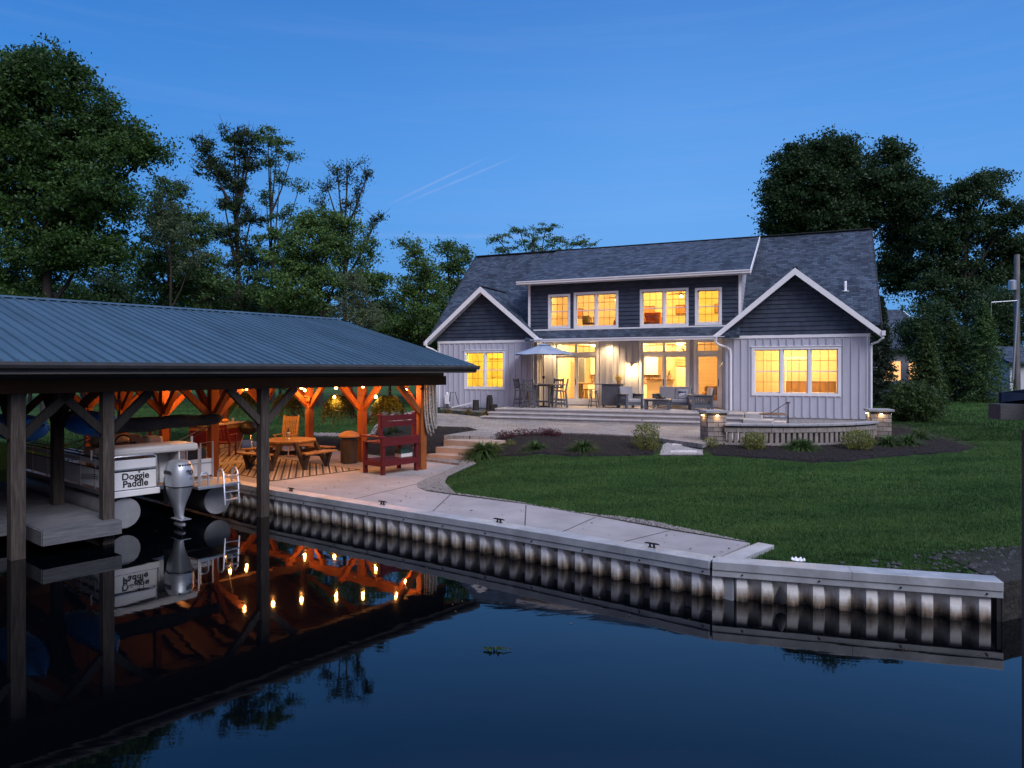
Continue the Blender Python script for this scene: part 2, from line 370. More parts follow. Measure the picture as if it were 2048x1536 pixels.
def grassmat():
    m, gg, b, o = newmat('grass_blades'); oc = gg.n('ShaderNodeTexCoord').outputs['Object']; r = gg.n('ShaderNodeNewGeometry').outputs['Random Per Island']
    n1 = gg.noise(gg.mapping(oc, rot=(0, 0, .35), sc=(.6, 1.2, 1)), .45, 5, .62, .8); n2 = gg.noise(oc, 3.5, 3, .6)
    sp = gg.n('ShaderNodeSeparateXYZ'); gg.l(gg.mapping(oc, rot=(0, 0, -.22)), sp.inputs[0])
    band = gg.math('SINE', gg.math('MULTIPLY_ADD', n1, 2.5, gg.math('MULTIPLY', sp.outputs[1], 4.6)))
    f = gg.math('ADD', gg.math('MULTIPLY', r, .30), gg.math('MULTIPLY', n1, .75)); f = gg.math('ADD', f, gg.math('MULTIPLY', band, .06)); f = gg.math('ADD', f, gg.math('MULTIPLY_ADD', n2, .5, -.25))
    c = gg.ramp(f, [(.20, (.006, .020, .005)), (.45, (.019, .053, .012)), (.66, (.050, .104, .022)), (.90, (.120, .150, .045))])
    gg.l(c, b.inputs['Base Color']); b.inputs['Roughness'].default_value = .6; b.inputs['Specular IOR Level'].default_value = .25
    tl = gg.n('ShaderNodeBsdfTranslucent'); gg.l(c, tl.inputs[0]); mx = gg.n('ShaderNodeMixShader'); mx.inputs[0].default_value = .3
    gg.l(b.outputs[0], mx.inputs[1]); gg.l(tl.outputs[0], mx.inputs[2]); gg.l(mx.outputs[0], o.inputs[0]); return m
def sheetmat():
    m, gg, b, o = newmat('stained_sheet_piling'); geo = gg.n('ShaderNodeNewGeometry'); pos = geo.outputs['Position']
    sp = gg.n('ShaderNodeSeparateXYZ'); gg.l(pos, sp.inputs[0])
    n = gg.noise(gg.mapping(pos, sc=(5, 5, 1.2)), 2.0, 5, .6); n2 = gg.noise(gg.mapping(pos, sc=(1, 1, 14)), 4.0, 3, .6)
    zz = gg.math('ADD', sp.outputs[2], gg.math('MULTIPLY_ADD', n, .26, -.13))
    zz = gg.math('ADD', zz, gg.math('MULTIPLY_ADD', n2, .05, -.025))
    c = gg.ramp(zz, [(0.0, (.018, .014, .012)), (.03, (.06, .047, .036)), (.08, (.20, .16, .12)), (.14, (.42, .39, .35)), (.21, (.75, .75, .73))])
    gg.l(c, b.inputs['Base Color']); b.inputs['Roughness'].default_value = .55; b.inputs['Specular IOR Level'].default_value = .4
    bump(gg, b, n2, .15, .01); return m
m_sheet = sheetmat()
m_capmetal = M('weathered_cap', (.34, .36, .38), .5, metal=.25, var=.2, scale=2.5, bmp=.2, bscale=25, grime=.55)
def rugmat():
    m, gg, b, o = newmat('lattice_rug'); oc = gg.n('ShaderNodeTexCoord').outputs['Object']
    v = gg.mapping(oc, rot=(0, 0, .60), sc=(1, 1, 1)); sp = gg.n('ShaderNodeSeparateXYZ'); gg.l(v, sp.inputs[0])
    def tri(s_, per): return gg.math('ABSOLUTE', gg.math('SUBTRACT', gg.math('FRACT', gg.math('DIVIDE', s_, per)), .5))
    a = gg.math('GREATER_THAN', tri(sp.outputs[0], .17), .37); d = gg.math('MULTIPLY', gg.math('GREATER_THAN', tri(sp.outputs[1], .17), .33), gg.math('LESS_THAN', tri(sp.outputs[0], .34), .30))
    f = gg.math('MAXIMUM', d, a)
    c = gg.mix(f, (.33, .29, .25), (.018, .016, .018)); gg.l(c, b.inputs['Base Color']); b.inputs['Roughness'].default_value = .95; return m
m_rug = rugmat()
m_drug = M('pale_patterned_rug', (.36, .33, .33), .95, var=.6, scale=7, bmp=.3)
l_maple = leafmat('maple_leaf', (.029, .075, .016)); l_dark = leafmat('dark_leaf', (.022, .054, .020)); l_mid = leafmat('mid_leaf', (.046, .104, .032))
l_bright = leafmat('bright_leaf', (.056, .122, .032)); l_olive = leafmat('olive_leaf', (.065, .105, .058)); l_blue = leafmat('spruce_needle', (.018, .038, .024))
l_shrub = leafmat('shrub_leaf', (.035, .070, .020), cscale=3); l_spirea = leafmat('spirea_leaf', (.13, .16, .04), cscale=6); l_lily = leafmat('lily_leaf', (.045, .090, .022), cscale=4)
l_grass = grassmat(); l_tan = leafmat('tan_grass', (.17, .13, .06), cscale=4); l_fern = leafmat('fern_frond', (.045, .068, .020), cscale=4)
l_red = leafmat('burgundy_leaf', (.055, .012, .020), cscale=4); l_yel = leafmat('yellow_flower', (.55, .40, .03), cscale=9)

# ---------------------------------------------------------------- terrain
LAND = [S(-4.5, 13), S(-4.5, -.1), Vector((-.56, 12.44, 0)), Vector((1.71, 10.75, 0)), Vector((2.78, 9.95, 0)), Vector((6.18, 8.95, 0)), Vector((6.6, 9.6, 0)),
        Vector((9, 10.4, 0)), Vector((30, 12, 0)), Vector((160, 12, 0)), Vector((160, 200, 0)), Vector((-160, 200, 0)), Vector((-160, 20, 0)), S(-20, 13)]
WALK = [S(-4.45, 12), S(1.25, 12), S(1.25, 1.5), P(916, 930, .53), P(880, 946, .53), P(850, 958, .53), P(833, 967, .53), P(836, 975, .53), P(852, 982, .53), P(900, 989, .53), P(1050, 1008, .53),
        P(1200, 1034, .53), P(1350, 1062, .53), P(1500, 1086, .53), Vector((2.85, 10.05, 0)), Vector((1.75, 10.9, 0)), Vector((-.5, 12.6, 0)), S(-4.35, -.1)]
FPZ = [Vector((6.27, 21.0, 0)), Vector((8.35, 20.82, 0)), Vector((9.4, 20.98, 0)), Vector((10.4, 21.4, 0)), Vector((11.2, 22.05, 0)), Vector((12.9, 26.3, 0)), Vector((13.4, 27.3, 0)), HL(-4.4, 1), HL(-4.4, -5)]
def A2(poly): return np.array([(p[0], p[1]) for p in poly])
def inside(poly, X, Y):
    p = A2(poly); c = np.zeros(X.shape, bool); n = len(p)
    for i in range(n):
        x1, y1 = p[i]; x2, y2 = p[i - 1]
        cond = ((y1 > Y) != (y2 > Y)); xi = (x2 - x1) * (Y - y1) / (y2 - y1 + 1e-12) + x1
        c ^= cond & (X < xi)
    return c
def pdist(poly, X, Y, closed=True):
    p = A2(poly); d = np.full(X.shape, 1e9); n = len(p)
    for i in range(0 if closed else 1, n):
        a = p[i - 1]; b = p[i]; ab = b - a; L = (ab ** 2).sum() + 1e-12
        t = np.clip(((X - a[0]) * ab[0] + (Y - a[1]) * ab[1]) / L, 0, 1)
        d = np.minimum(d, np.hypot(X - a[0] - t * ab[0], Y - a[1] - t * ab[1]))
    return d
def sst(x, a, b):
    t = np.clip((x - a) / (b - a), 0, 1); return t * t * (3 - 2 * t)
def gz(X, Y, shore=True):
    X = np.atleast_1d(np.asarray(X, float)); Y = np.atleast_1d(np.asarray(Y, float))
    zb = np.interp(Y, [9, 12, 16, 19, 21, 24, 30, 33, 34.5, 60, 200], [.47, .50, .64, .86, .97, 1.04, 1.08, 1.2, 1.40, 1.5, 1.6])
    zb = zb + .2 * sst(X, 8.5, 12) * sst(Y, 20.5, 25)
    dw = np.where(inside(WALK, X, Y), 0, pdist(WALK, X, Y)); z_ = np.minimum(zb, .49 + .17 * dw)
    z_ = z_ + .015 * np.sin(X * .9 + 1) * np.cos(Y * .7)
    fp = inside(FPZ, X, Y); z_ = np.where(fp, np.minimum(z_, 1.0), z_)
    if shore:
        ins = inside(LAND, X, Y); ds = pdist(LAND, X, Y); z_ = np.where(ins & (ds > .22), z_, -1.2)
    return z_
def gzs(x, y): return float(gz(x, y, False)[0])
def G(px, py, off=0.0):
    for k in range(700):
        Y = 8 + k * .1; X = (px - 1024) / F * Y; zr = H - (py - HZ) / F * Y
        if zr <= gzs(X, Y): return Vector((X, Y, gzs(X, Y) + off))
    return Vector((X, Y, gzs(X, Y) + off))
def tensor_ground():
    xs = np.concatenate([np.linspace(-160, -24, 28), np.arange(-23.8, 17, .2), np.linspace(17.2, 160, 30)])
    ys = np.concatenate([np.arange(7.5, 35, .2), np.linspace(35.2, 200, 34)])
    X, Y = np.meshgrid(xs, ys); Z = gz(X.ravel(), Y.ravel()).reshape(X.shape)
    vs = np.stack([X.ravel(), Y.ravel(), Z.ravel()], 1); nx = len(xs); ny = len(ys)
    i, j = np.meshgrid(np.arange(nx - 1), np.arange(ny - 1)); a = (j * nx + i).ravel()
    fs = np.stack([a, a + 1, a + nx + 1, a + nx], 1)
    me = bpy.data.meshes.new('lawn'); me.from_pydata(vs.tolist(), [], fs.tolist()); me.shade_smooth(); me.materials.append(m_lawn)
    o = bpy.data.objects.new('lawn', me); COL.objects.link(o); return tag(o, kind='structure')
tensor_ground()
wm = MB(); wm.add([(-120, -40, 0), (120, -40, 0), (120, 40, 0), (-120, 40, 0)], [(0, 1, 2, 3)]); tag(wm.build('water', m_water), kind='structure')
def drape(name, poly, mat, off=.03, zf=None, step=.5, mound=0.0, skirt=.06):
    pts = []; n = len(poly)
    for i in range(n):
        a = Vector((poly[i][0], poly[i][1])); b = Vector((poly[(i + 1) % n][0], poly[(i + 1) % n][1])); k = max(1, int((b - a).length / step))
        pts += [a.lerp(b, t / k) for t in range(k)]
    nb = len(pts); pa = A2(pts); x0, y0 = pa.min(0); x1, y1 = pa.max(0)
    X, Y = np.meshgrid(np.arange(x0 + step / 2, x1, step), np.arange(y0 + step / 2, y1, step)); X = X.ravel(); Y = Y.ravel()
    k = inside(pts, X, Y) & (pdist(pts, X, Y) > step * .4); allp = pts + [Vector((a, b)) for a, b in zip(X[k], Y[k])]
    v2, _, f2, _, _, _ = delaunay_2d_cdt(allp, [], [list(range(nb))], 1, 1e-5)
    va = np.array([(p.x, p.y) for p in v2]); d = pdist(pts, va[:, 0], va[:, 1])
    zz = (gz(va[:, 0], va[:, 1], False) if zf is None else np.array([zf(p[0], p[1]) for p in va])) + off + mound * np.clip(d / .8, 0, 1) - np.where(d < 1e-3, skirt, 0) * (mound > 0)
    m = MB(); m.add([(a, b, c) for (a, b), c in zip(va, zz)], [tuple(f) for f in f2])
    if mound == 0 and skirt:
        m.add([(p.x, p.y, (gzs(p.x, p.y) if zf is None else zf(p.x, p.y)) + off) for p in pts] + [(p.x, p.y, (gzs(p.x, p.y) if zf is None else zf(p.x, p.y)) + off - skirt) for p in pts],
              [(i, (i + 1) % nb, nb + (i + 1) % nb, nb + i) for i in range(nb)])
    return m.build(name, mat, smooth=(mound > 0))
# walkway slab with sawn joints
walk = drape('concrete_walkway', WALK, m_concrete, 0, lambda x, y: .53, 1.0, 0, .3); tag(walk, kind='structure')
jm = MB()
def joint(p, q): jm.bar(Vector((p[0], p[1], .5315)), Vector((q[0], q[1], .5315)), .018, .004)
joint(P(700, 1000, .53), P(833, 968, .53)); joint(P(1120, 1066, .53), P(1192, 1034, .53))
joint(P(860, 1028, .53), P(900, 990, .53)); joint(P(1050, 1052, .53), P(1052, 1010, .53)); joint(P(1250, 1083, .53), P(1340, 1061, .53))
jm.build('concrete_joint', m_dark); tag(bpy.data.objects['concrete_joint'], kind='structure')
# gravel edging, beds, pavers
GRAV = [P(833, 967, .5), P(850, 958, .5), P(916, 930, .5), P(853, 918, .5), P(905, 915, .52), P(940, 918, .55), P(952, 932, .55), P(923, 944, .54), P(895, 960, .52), P(889, 975, .51), P(911, 989, .51), P(1034, 1008 - 3, .51), P(1157, 1026, .51),
        P(1300, 1046, .51), P(1400, 1065, .51), P(1500, 1086, .51), P(1350, 1062, .51), P(1200, 1034, .51), P(1050, 1008, .51), P(900, 989, .51), P(852, 982, .51), P(836, 975, .51)]
GRAV = [GRAV[i] for i in (0, 1, 2, 4, 5, 6, 7, 8, 9, 10, 11, 12, 13, 14, 15, 16, 17, 18, 19, 20, 21)]
tag(drape('gravel_edging', GRAV, m_gravel, .025, None, .3, 0, .05), kind='structure')
BED2 = [G(*p) for p in ((1323, 879), (1268, 873), (1162, 868), (1089, 866), (1010, 870), (981, 877), (954, 880), (930, 900), (914, 917), (935, 928), (963, 922), (992, 916), (1045, 914), (1133, 915), (1250, 915), (1320, 913), (1326, 893))]
BED3 = [G(*p) for p in ((1405, 886), (1405, 912), (1485, 917), (1560, 923), (1616, 928), (1703, 928), (1782, 917), (1858, 912), (1927, 907), (1958, 898), (1927, 886), (1872, 872), (1800, 852), (1770, 856), (1740, 870), (1600, 880), (1450, 882))]
BED1 = [S(1.45, 1.4), S(1.3, 4), S(1.35, 9), S(2.4, 9), S(3.0, 6.0)] + [G(*p) for p in ((760, 846), (800, 850), (860, 853), (937, 855), (958, 860), (935, 866), (905, 871), (902, 890), (888, 904), (846, 914))]
BED0 = [HL(-19, -.05), HL(-14.65, -.05), HL(-14.65, -2.2), HL(-15.2, -2.0), HL(-17, -1.3), HL(-19.3, -1.0)]
for i, b in enumerate((BED1, BED2, BED3, BED0)):
    tag(drape('mulch_bed', b, m_mulch, .01, None, .35, .06, .05), kind='structure')
WGR = [G(*p) for p in ((1326, 893), (1345, 885), (1405, 890), (1405, 912), (1320, 913))]
m_wgr = M('pale_pebbles', (.10, .095, .095), .85, var=.4, scale=30, bmp=1.0, bscale=30, bd=.03)
tag(drape('white_gravel', WGR, m_wgr, .03, None, .3, 0, .05), kind='structure')
WG2 = [S(3.0, 6.0), S(2.4, 9), S(2.9, 9.2), S(3.4, 6.1)] + [G(772, 838), G(760, 846)]
tag(drape('white_gravel', WG2, m_wgr, .03, None, .3, 0, .05), kind='structure')
WG3 = [HL(-19.3, -1.0), HL(-17, -1.3), HL(-15.2, -2.0), HL(-14.65, -2.2), HL(-14.65, -2.5), HL(-15.3, -2.3), HL(-17, -1.55), HL(-19.4, -1.25)]
tag(drape('white_gravel', WG3, m_wgr, .05, None, .3, 0, .05), kind='structure')
def zp(x, y): return 1.14 + .03 * max(0, y - 29)
PAV = [P(1405, 888, 1.14), P(1323, 877, 1.14), P(1268, 871, 1.14), P(1162, 866, 1.14), P(1089, 864, 1.14), P(1010, 868, 1.14), P(978, 874, 1.12), P(888, 873, 1.1), P(937, 857, 1.14), P(957, 860, 1.14), P(937, 854, 1.14), P(860, 851, 1.14), P(800, 849, 1.14), P(765, 838, 1.14)]
PAV = PAV[:8] + [P(940, 862, 1.14)] + PAV[9:] + [Vector((-9, 36.5, 0)), Vector((-6.5, 38.5, 0)), HL(-19.5, -1.25), HL(-17, -1.56), HL(-15.3, -2.3), HL(-14.7, -2.45), HL(-14.7, -2.6), HL(-4.4, -2.6), HL(-4.4, -5)]
pv = drape('paver_patio', PAV, m_paver, 0, zp, 1.0, 0, .12); tag(pv, kind='structure')
WALLARC = [Vector((6.27, 21.0, 0)), Vector((7.3, 20.85, 0)), Vector((8.35, 20.82, 0)), Vector((9.4, 20.98, 0)), Vector((10.4, 21.4, 0)), Vector((11.2, 22.05, 0))]
FP = [WALLARC[0], WALLARC[2], WALLARC[3], WALLARC[4], WALLARC[5], Vector((12.6, 26.5, 0)), HL(-.1, -.02), HL(-4.4, -.02), HL(-4.4, -5)]
tag(drape('fire_pit_patio', FP, m_concrete, 0, lambda x, y: 1.135, 1.0, 0, .2), kind='structure')
tag(drape('paver_landing', [P(843, 921, .53), P(858, 900, .53), P(935, 903, .53), P(917, 931, .53)], m_paver, .006, lambda x, y: .585, 1.0, 0, .1), kind='structure')
def stuff_stones(name, polys, n, size, mat, zoff=.03, seed=1):
    r = np.random.default_rng(seed); out = []
    for poly, k in zip(polys, n):
        pa = A2(poly); x0, y0 = pa.min(0); x1, y1 = pa.max(0); X = r.uniform(x0, x1, k * 6); Y = r.uniform(y0, y1, k * 6); ok = inside(poly, X, Y); X = X[ok][:k]; Y = Y[ok][:k]
        Z = gz(X, Y, False) + zoff; out.append(np.stack([X, Y, Z], 1))
    c = np.concatenate(out); N = len(c)
    oct_ = np.array([(1, 0, 0), (0, 1, 0), (-1, 0, 0), (0, -1, 0), (0, 0, 1)], float); faces = [(0, 1, 4), (1, 2, 4), (2, 3, 4), (3, 0, 4)]
    tri = oct_[np.array(faces).ravel()]
    s = r.uniform(.5, 1.2, (N, 1, 3)) * size; s[:, :, 2] *= .6; th = r.uniform(0, 6.28, N); cs, sn = np.cos(th), np.sin(th)
    v = tri[None] * s; x = v[..., 0] * cs[:, None] - v[..., 1] * sn[:, None]; y = v[..., 0] * sn[:, None] + v[..., 1] * cs[:, None]
    v = np.stack([x + c[:, None, 0], y + c[:, None, 1], v[..., 2] + c[:, None, 2]], -1).reshape(-1, 3)
    return tag(np_mesh(name, v, 3, mat), kind='stuff')
m_peb = M('loose_pebbles', (.19, .175, .165), .8, var=.9, scale=60, bmp=0)
m_pebw = M('loose_white_pebbles', (.30, .28, .27), .8, var=.4, scale=60, bmp=0)
m_chip = M('bark_chips', (.020, .014, .012), .95, var=.8, scale=60, bmp=0)
stuff_stones('gravel', [GRAV], [14000], .024, m_peb, .03, 2)
stuff_stones('gravel', [WGR, WG2, WG3], [2600, 1500, 1500], .032, m_pebw, .04, 3)
stuff_stones('mulch_chips', [BED1, BED2, BED3], [5000, 6000, 8000], .03, m_chip, .075, 4)
m_riprap = M('dark_bank_stone', (.045, .045, .05), .9, var=.6, scale=9, bmp=0)
m_bank = M('muddy_bank', (.016, .015, .012), .9, var=.7, scale=6, bmp=1.0, bscale=14, bd=.06)
tag(drape('bank', [Vector((6.25, 9.05, 0)), Vector((6.9, 9.35, 0)), Vector((9.1, 10.1, 0)), Vector((30, 11.7, 0)), Vector((30, 12.9, 0)), Vector((9, 11.3, 0)), Vector((6.3, 10.4, 0))], m_bank, .02, None, .4, 0, 1.4), kind='structure')
# riprap at the right-hand bank
RIP = [Vector((4.4, 10.0, 0)), Vector((6.2, 9.4, 0)), Vector((8.5, 10.3, 0)), Vector((8.5, 11.2, 0)), Vector((6.2, 10.5, 0))]
stuff_stones('bank_stones', [RIP], [120], .05, m_riprap, .02, 5)
def litter(name, polys, n, size, mat, zf, seed):
    r = np.random.default_rng(seed); pts = []
    for poly in polys:
        pa = A2(poly); x0, y0 = pa.min(0); x1, y1 = pa.max(0); X = r.uniform(x0, x1, n * 4); Y = r.uniform(y0, y1, n * 4); ok = inside(poly, X, Y); pts.append(np.stack([X[ok][:n], Y[ok][:n]], 1))
    p = np.concatenate(pts); N = len(p); th = r.uniform(0, 6.28, (N, 1)); s_ = size * r.uniform(.5, 1.3, (N, 1)); a = np.hstack([np.cos(th), np.sin(th), r.normal(0, .15, (N, 1))]) * s_; b = np.hstack([-np.sin(th), np.cos(th), r.normal(0, .15, (N, 1))]) * s_ * .6
    c = np.hstack([p, np.full((N, 1), zf)]); return tag(np_mesh(name, np.stack([c - a, c + b, c + a, c - b], 1).reshape(-1, 3), 4, mat), kind='stuff')
m_litter = M('dry_leaf_litter', (.09, .065, .03), .9, var=.6, scale=20, bmp=0)
litter('fallen_leaves', [WALK], 420, .028, m_litter, .541, 31)
litter('floating_debris', [[Vector((-3.2, 13.4, 0)), Vector((2.6, 9.2, 0)), Vector((5.6, 8.4, 0)), Vector((5.0, 7.4, 0)), Vector((-1, 9.5, 0)), Vector((-4.5, 12.5, 0))]], 70, .018, m_litter, .006, 32)
# grass blades on the lawn you see from close by
def blades(n, x0, x1, y0, y1, h, w, seed, excl):
    r = np.random.default_rng(seed); Y = y0 + (y1 - y0) * r.random(n) ** 1.5; X = r.uniform(x0, x1, n)
    ok = (np.abs(X) < Y * .78) & inside(LAND, X, Y) & (pdist(LAND, X, Y) > .38)
    for p in excl: ok &= ~inside(p, X, Y)
    X = X[ok]; Y = Y[ok]; N = len(X); Z = gz(X, Y, False) - .01
    th = r.uniform(0, 6.28, N); hh = h * r.uniform(.5, 1.3, N); ww = w * r.uniform(.6, 1.2, N); ln = r.normal(0, .45, (N, 2)) * hh[:, None]
    dx = np.cos(th) * ww; dy = np.sin(th) * ww
    v = np.stack([np.stack([X - dx, Y - dy, Z], 1), np.stack([X + dx, Y + dy, Z], 1), np.stack([X + ln[:, 0], Y + ln[:, 1], Z + hh], 1)], 1).reshape(-1, 3)
    return tag(np_mesh('grass', v, 3, l_grass), kind='stuff')
EXC = [WALK, GRAV, BED1, BED2, BED3, WGR, WG2, PAV, FP, [P(838, 921, .53), P(856, 898, .53), P(940, 901, .53), P(917, 932, .53)]]
blades(520000, -3, 17, 9.2, 30, .055, .007, 11, EXC)
blades(60000, -22, -4, 24, 40, .08, .012, 12, EXC)
blades(150000, 9, 40, 22, 56, .09, .015, 13, EXC)
# ================================================================ HOUSE
house = thing('lake_house', 'grey board-and-batten lake house with charcoal gables, shingle roof and glowing windows', 'house', HR, HA)
Z0, ZE = 1.36, 4.6                       # grade, wall top
def wall_boxes(m, a0, a1, v0, v1, z0, z1, holes):
    xs = sorted({a0, a1, *[h[0] for h in holes], *[h[1] for h in holes]}); zs = sorted({z0, z1, *[h[2] for h in holes], *[h[3] for h in holes]})
    for i in range(len(xs) - 1):
        for j in range(len(zs) - 1):
            cx, cz = (xs[i] + xs[i + 1]) / 2, (zs[j] + zs[j + 1]) / 2
            if any(h[0] < cx < h[1] and h[2] < cz < h[3] for h in holes): continue
            m.box(xs[i], xs[i + 1], v0, v1, zs[j], zs[j + 1])
def battens(m, a0, a1, v, z0, z1, holes, step=.29, pad=.1):
    n = max(1, round((a1 - a0) / step)); 
    for i in range(n + 1):
        x = a0 + .02 + (a1 - a0 - .04) * i / n; segs = [(z0, z1)]
        for h in holes:
            if h[0] - pad - .01 < x < h[1] + pad + .01:
                ns = []
                for s0, s1 in segs:
                    if h[2] - pad > s0: ns.append((s0, h[2] - pad))
                    if h[3] + pad + .06 < s1: ns.append((h[3] + pad + .06, s1))
                segs = ns
        for s0, s1 in segs: m.box(x - .022, x + .022, v - .034, v + .001, s0, s1)
HRW = [(-4.13, -1.07, 2.32, 4.05)]; HLW = [(-17.07, -15.17, 2.44, 4.06)]
m = MB(); wall_boxes(m, -5.21, 0, 0, .15, Z0, ZE, HRW); battens(m, -5.21, 0, 0, Z0 + .05, ZE - .1, HRW); m.build('front_wall', m_siding, house)
m = MB(); wall_boxes(m, -18.57, -13.68, 0, .15, Z0 + .1, ZE, HLW); battens(m, -18.57, -13.68, 0, Z0 + .15, ZE - .1, HLW); m.build('front_wall', m_siding, house)
D1 = (-13.02, -11.09, 1.66, 4.50); D2 = (-8.99, -7.0, 1.66, 4.50); D3 = (-6.60, -5.65, 1.66, 4.50)
m = MB(); wall_boxes(m, -13.53, -5.36, 1.3, 1.45, 1.55, ZE, [D1, D2, D3]); battens(m, -13.53, -5.36, 1.3, 1.6, ZE, [D1, D2, D3], pad=.12)
m.build('porch_wall', m_siding, house)
for a0, a1 in ((-13.68, -13.53), (-5.36, -5.21)):
    m = MB(); m.box(a0, a1, .151, 1.3, 1.5, ZE - .002)
    for v in (.42, .72, 1.02): m.box(a0 - .015, a1 + .015, v - .02, v + .02, 1.6, ZE - .01)
    m.build('porch_side_wall', m_siding, house)
m = MB(); m.box(-.15, 0, .151, 10, 1.2, ZE); m.box(-18.57, -18.42, .151, 10, 1.2, ZE); m.box(-18.57, 0, 10.001, 10.15, 1.2, ZE)
# gable end triangles of the main body
for a in (-.12, -18.57): m.slab([(a, .1, ZE), (a, 9.9, ZE), (a, 5, 8.9)], .12, (1, 0, 0))
m.build('rear_wall', m_siding, house)
# stone footing, corner boards, band boards
m = MB(); m.box(-5.17, -.04, .03, .14, 1.05, Z0 - .002); m.build('foundation', m_stepstone, house); m = MB(); m.box(-18.5, -13.7, .03, .14, 1.05, Z0 + .098); m.build('foundation', m_stepstone, house)
for q in ((-5.235, -5.13), (-.08, .022), (-18.592, -18.49), (-13.76, -13.66)): m = MB(); m.box(q[0], q[1], -.028, .1, Z0 + .1, ZE - .09); m.build('corner_board', m_white, house)
for q in ((-5.24, .03), (-18.6, -13.655)): m = MB(); m.box(q[0], q[1], -.034, 0, ZE - .09, ZE + .03); m.build('band_board', m_white, house)
# charcoal gables laid in courses
def courses(m, a0, a1, v, z0, z1, holes=(), rake=None, ch=.175, t=.034):
    z_ = z0
    while z_ < z1 - .01:
        zt = min(z_ + ch, z1); x0, x1 = a0, a1
        if rake: x0 = rake[0] - (rake[1] - z_) / rake[2] - .04; x1 = rake[0] + (rake[1] - z_) / rake[2] + .04
        if x1 - x0 > .04:
            segs = [(x0, x1)]
            for h in holes:
                if z_ < h[3] and zt > h[2]:
                    ns = []
                    for s0, s1 in segs:
                        if h[0] > s0: ns.append((s0, min(s1, h[0])))
                        if h[1] < s1: ns.append((max(s0, h[1]), s1))
                    segs = [q for q in ns if q[1] - q[0] > .01] 
            for s0, s1 in segs:
                k = max(1, int((s1 - s0) / .22)); xx = s0
                while xx < s1 - .001:            # individual shakes of uneven width
                    xe = min(s1, xx + random.uniform(.14, .30)); dz = random.uniform(-.006, .006)
                    if s1 - xe < .08: xe = s1
                    zb_ = z_ + dz; zt_ = zt - .0015
                    m.add([(xx + .0015, v - t, zb_), (xe - .0015, v - t, zb_), (xe - .0015, v - .004, zt_), (xx + .0015, v - .004, zt_), (xx + .0015, v, zb_), (xe - .0015, v, zb_)],
                          [(0, 1, 2, 3), (0, 4, 5, 1)]); xx = xe
        z_ += ch
for c, nm in ((-2.6, 'r'), (-16.13, 'l')):
    hw = 2.6 if c > -5 else 2.45
    zt = 7.02
    m = MB(); m.slab([(c - hw, 0, ZE), (c + hw, 0, ZE), (c, 0, ZE + hw * .86)], .1, (0, 1, 0))
    courses(m, 0, 0, -.002, ZE + .03, zt, rake=(c, ZE + hw * .86 + .1, .86)); m.build('gable_siding', m_lap, house)
# wing roofs (two slopes each) with white rakes and soffit
def zmain(v): return 4.6 + .90 * (v + .4)
for c in (-2.6, -16.13):
    hw = 3.05 if c > -5 else 2.9; zr = 7.22 if c > -5 else 7.12; ze = zr - hw * .84; vr = (zr - 4.6) / .9 - .4
    for s_ in (-1, 1):
        m = MB(); e = c + s_ * hw; ve = max(-.38, (ze - 4.6) / .9 - .4)
        m.slab([(c, -.42, zr), (e, -.42, ze), (e, ve, ze), (c, vr, zr)], .07); m.build('wing_roof', m_shingle_y, house)
        m = MB(); m.add([], []); d = .23
        # rake board under the roof edge
        q = [(c, -.45, zr - .01), (e + s_ * .03, -.45, ze - .03), (e + s_ * .03, -.45, ze - .03 - d), (c, -.45, zr - .01 - d * 1.15)]
        m.slab(q, .03, (0, 1, 0)); m.build('rake_board', m_white, house)
        m = MB(); m.slab([(c, -.42, zr - .2), (e, -.42, ze - .2), (e, -.01, ze - .2), (c, -.01, zr - .2)], .015); m.build('soffit', m_white, house)
    m = MB(); m.bar((c, -.44, zr + .01), (c, vr, zr + .01), .18, .03); m.build('ridge_cap', m_shingle_y, house)
# main roof with the dormer's slot cut out
m = MB(); ZR = 9.46
for a0, a1 in ((-19.0, -13.9), (-4.66, .42)): m.slab([(a0, .11, 5.06), (a1, .11, 5.06), (a1, 5, ZR), (a0, 5, ZR)], .12)
m.slab([(-13.9, -.45, 4.62), (-4.66, -.45, 4.62), (-4.66, .06, 5.06), (-13.9, .06, 5.06)], .10)
m.slab([(-19, 5.0, ZR), (.42, 5.0, ZR), (.42, 10.5, 4.5), (-19, 10.5, 4.5)], .12)
m.build('main_roof', m_shingle_x, house)
m = MB(); m.slab([(-14.28, -.42, 7.24), (-4.26, -.42, 7.24), (-4.26, 4.97, ZR + .02), (-14.28, 4.97, ZR + .02)], .09); m.build('dormer_roof', m_shingle_x, house)
m = MB(); m.bar((-19, 5, ZR + .03), (.42, 5, ZR + .03), .26, .03); m.build('ridge_cap', m_dark, house)
m = MB(); m.slab([(.43, .0, 4.98), (.43, 5, ZR + .02), (.43, 5, ZR - .2), (.43, .0, 4.78)], .03, (1, 0, 0)); m.build('rake_board', m_dark, house); m = MB(); m.slab([(-19.01, .0, 4.98), (-19.01, 5, ZR + .02), (-19.01, 5, ZR - .2), (-19.01, .0, 4.78)], .03, (-1, 0, 0))
m.build('rake_board', m_dark, house)
m = MB()
for a in (-4.255,): m.slab([(a, -.42, 7.26), (a, 4.9, ZR + .02), (a, 4.9, ZR - .15), (a, -.42, 7.08)], .03, (1 if a > -9 else -1, 0, 0))
m.build('dormer_rake_board', m_white, house)
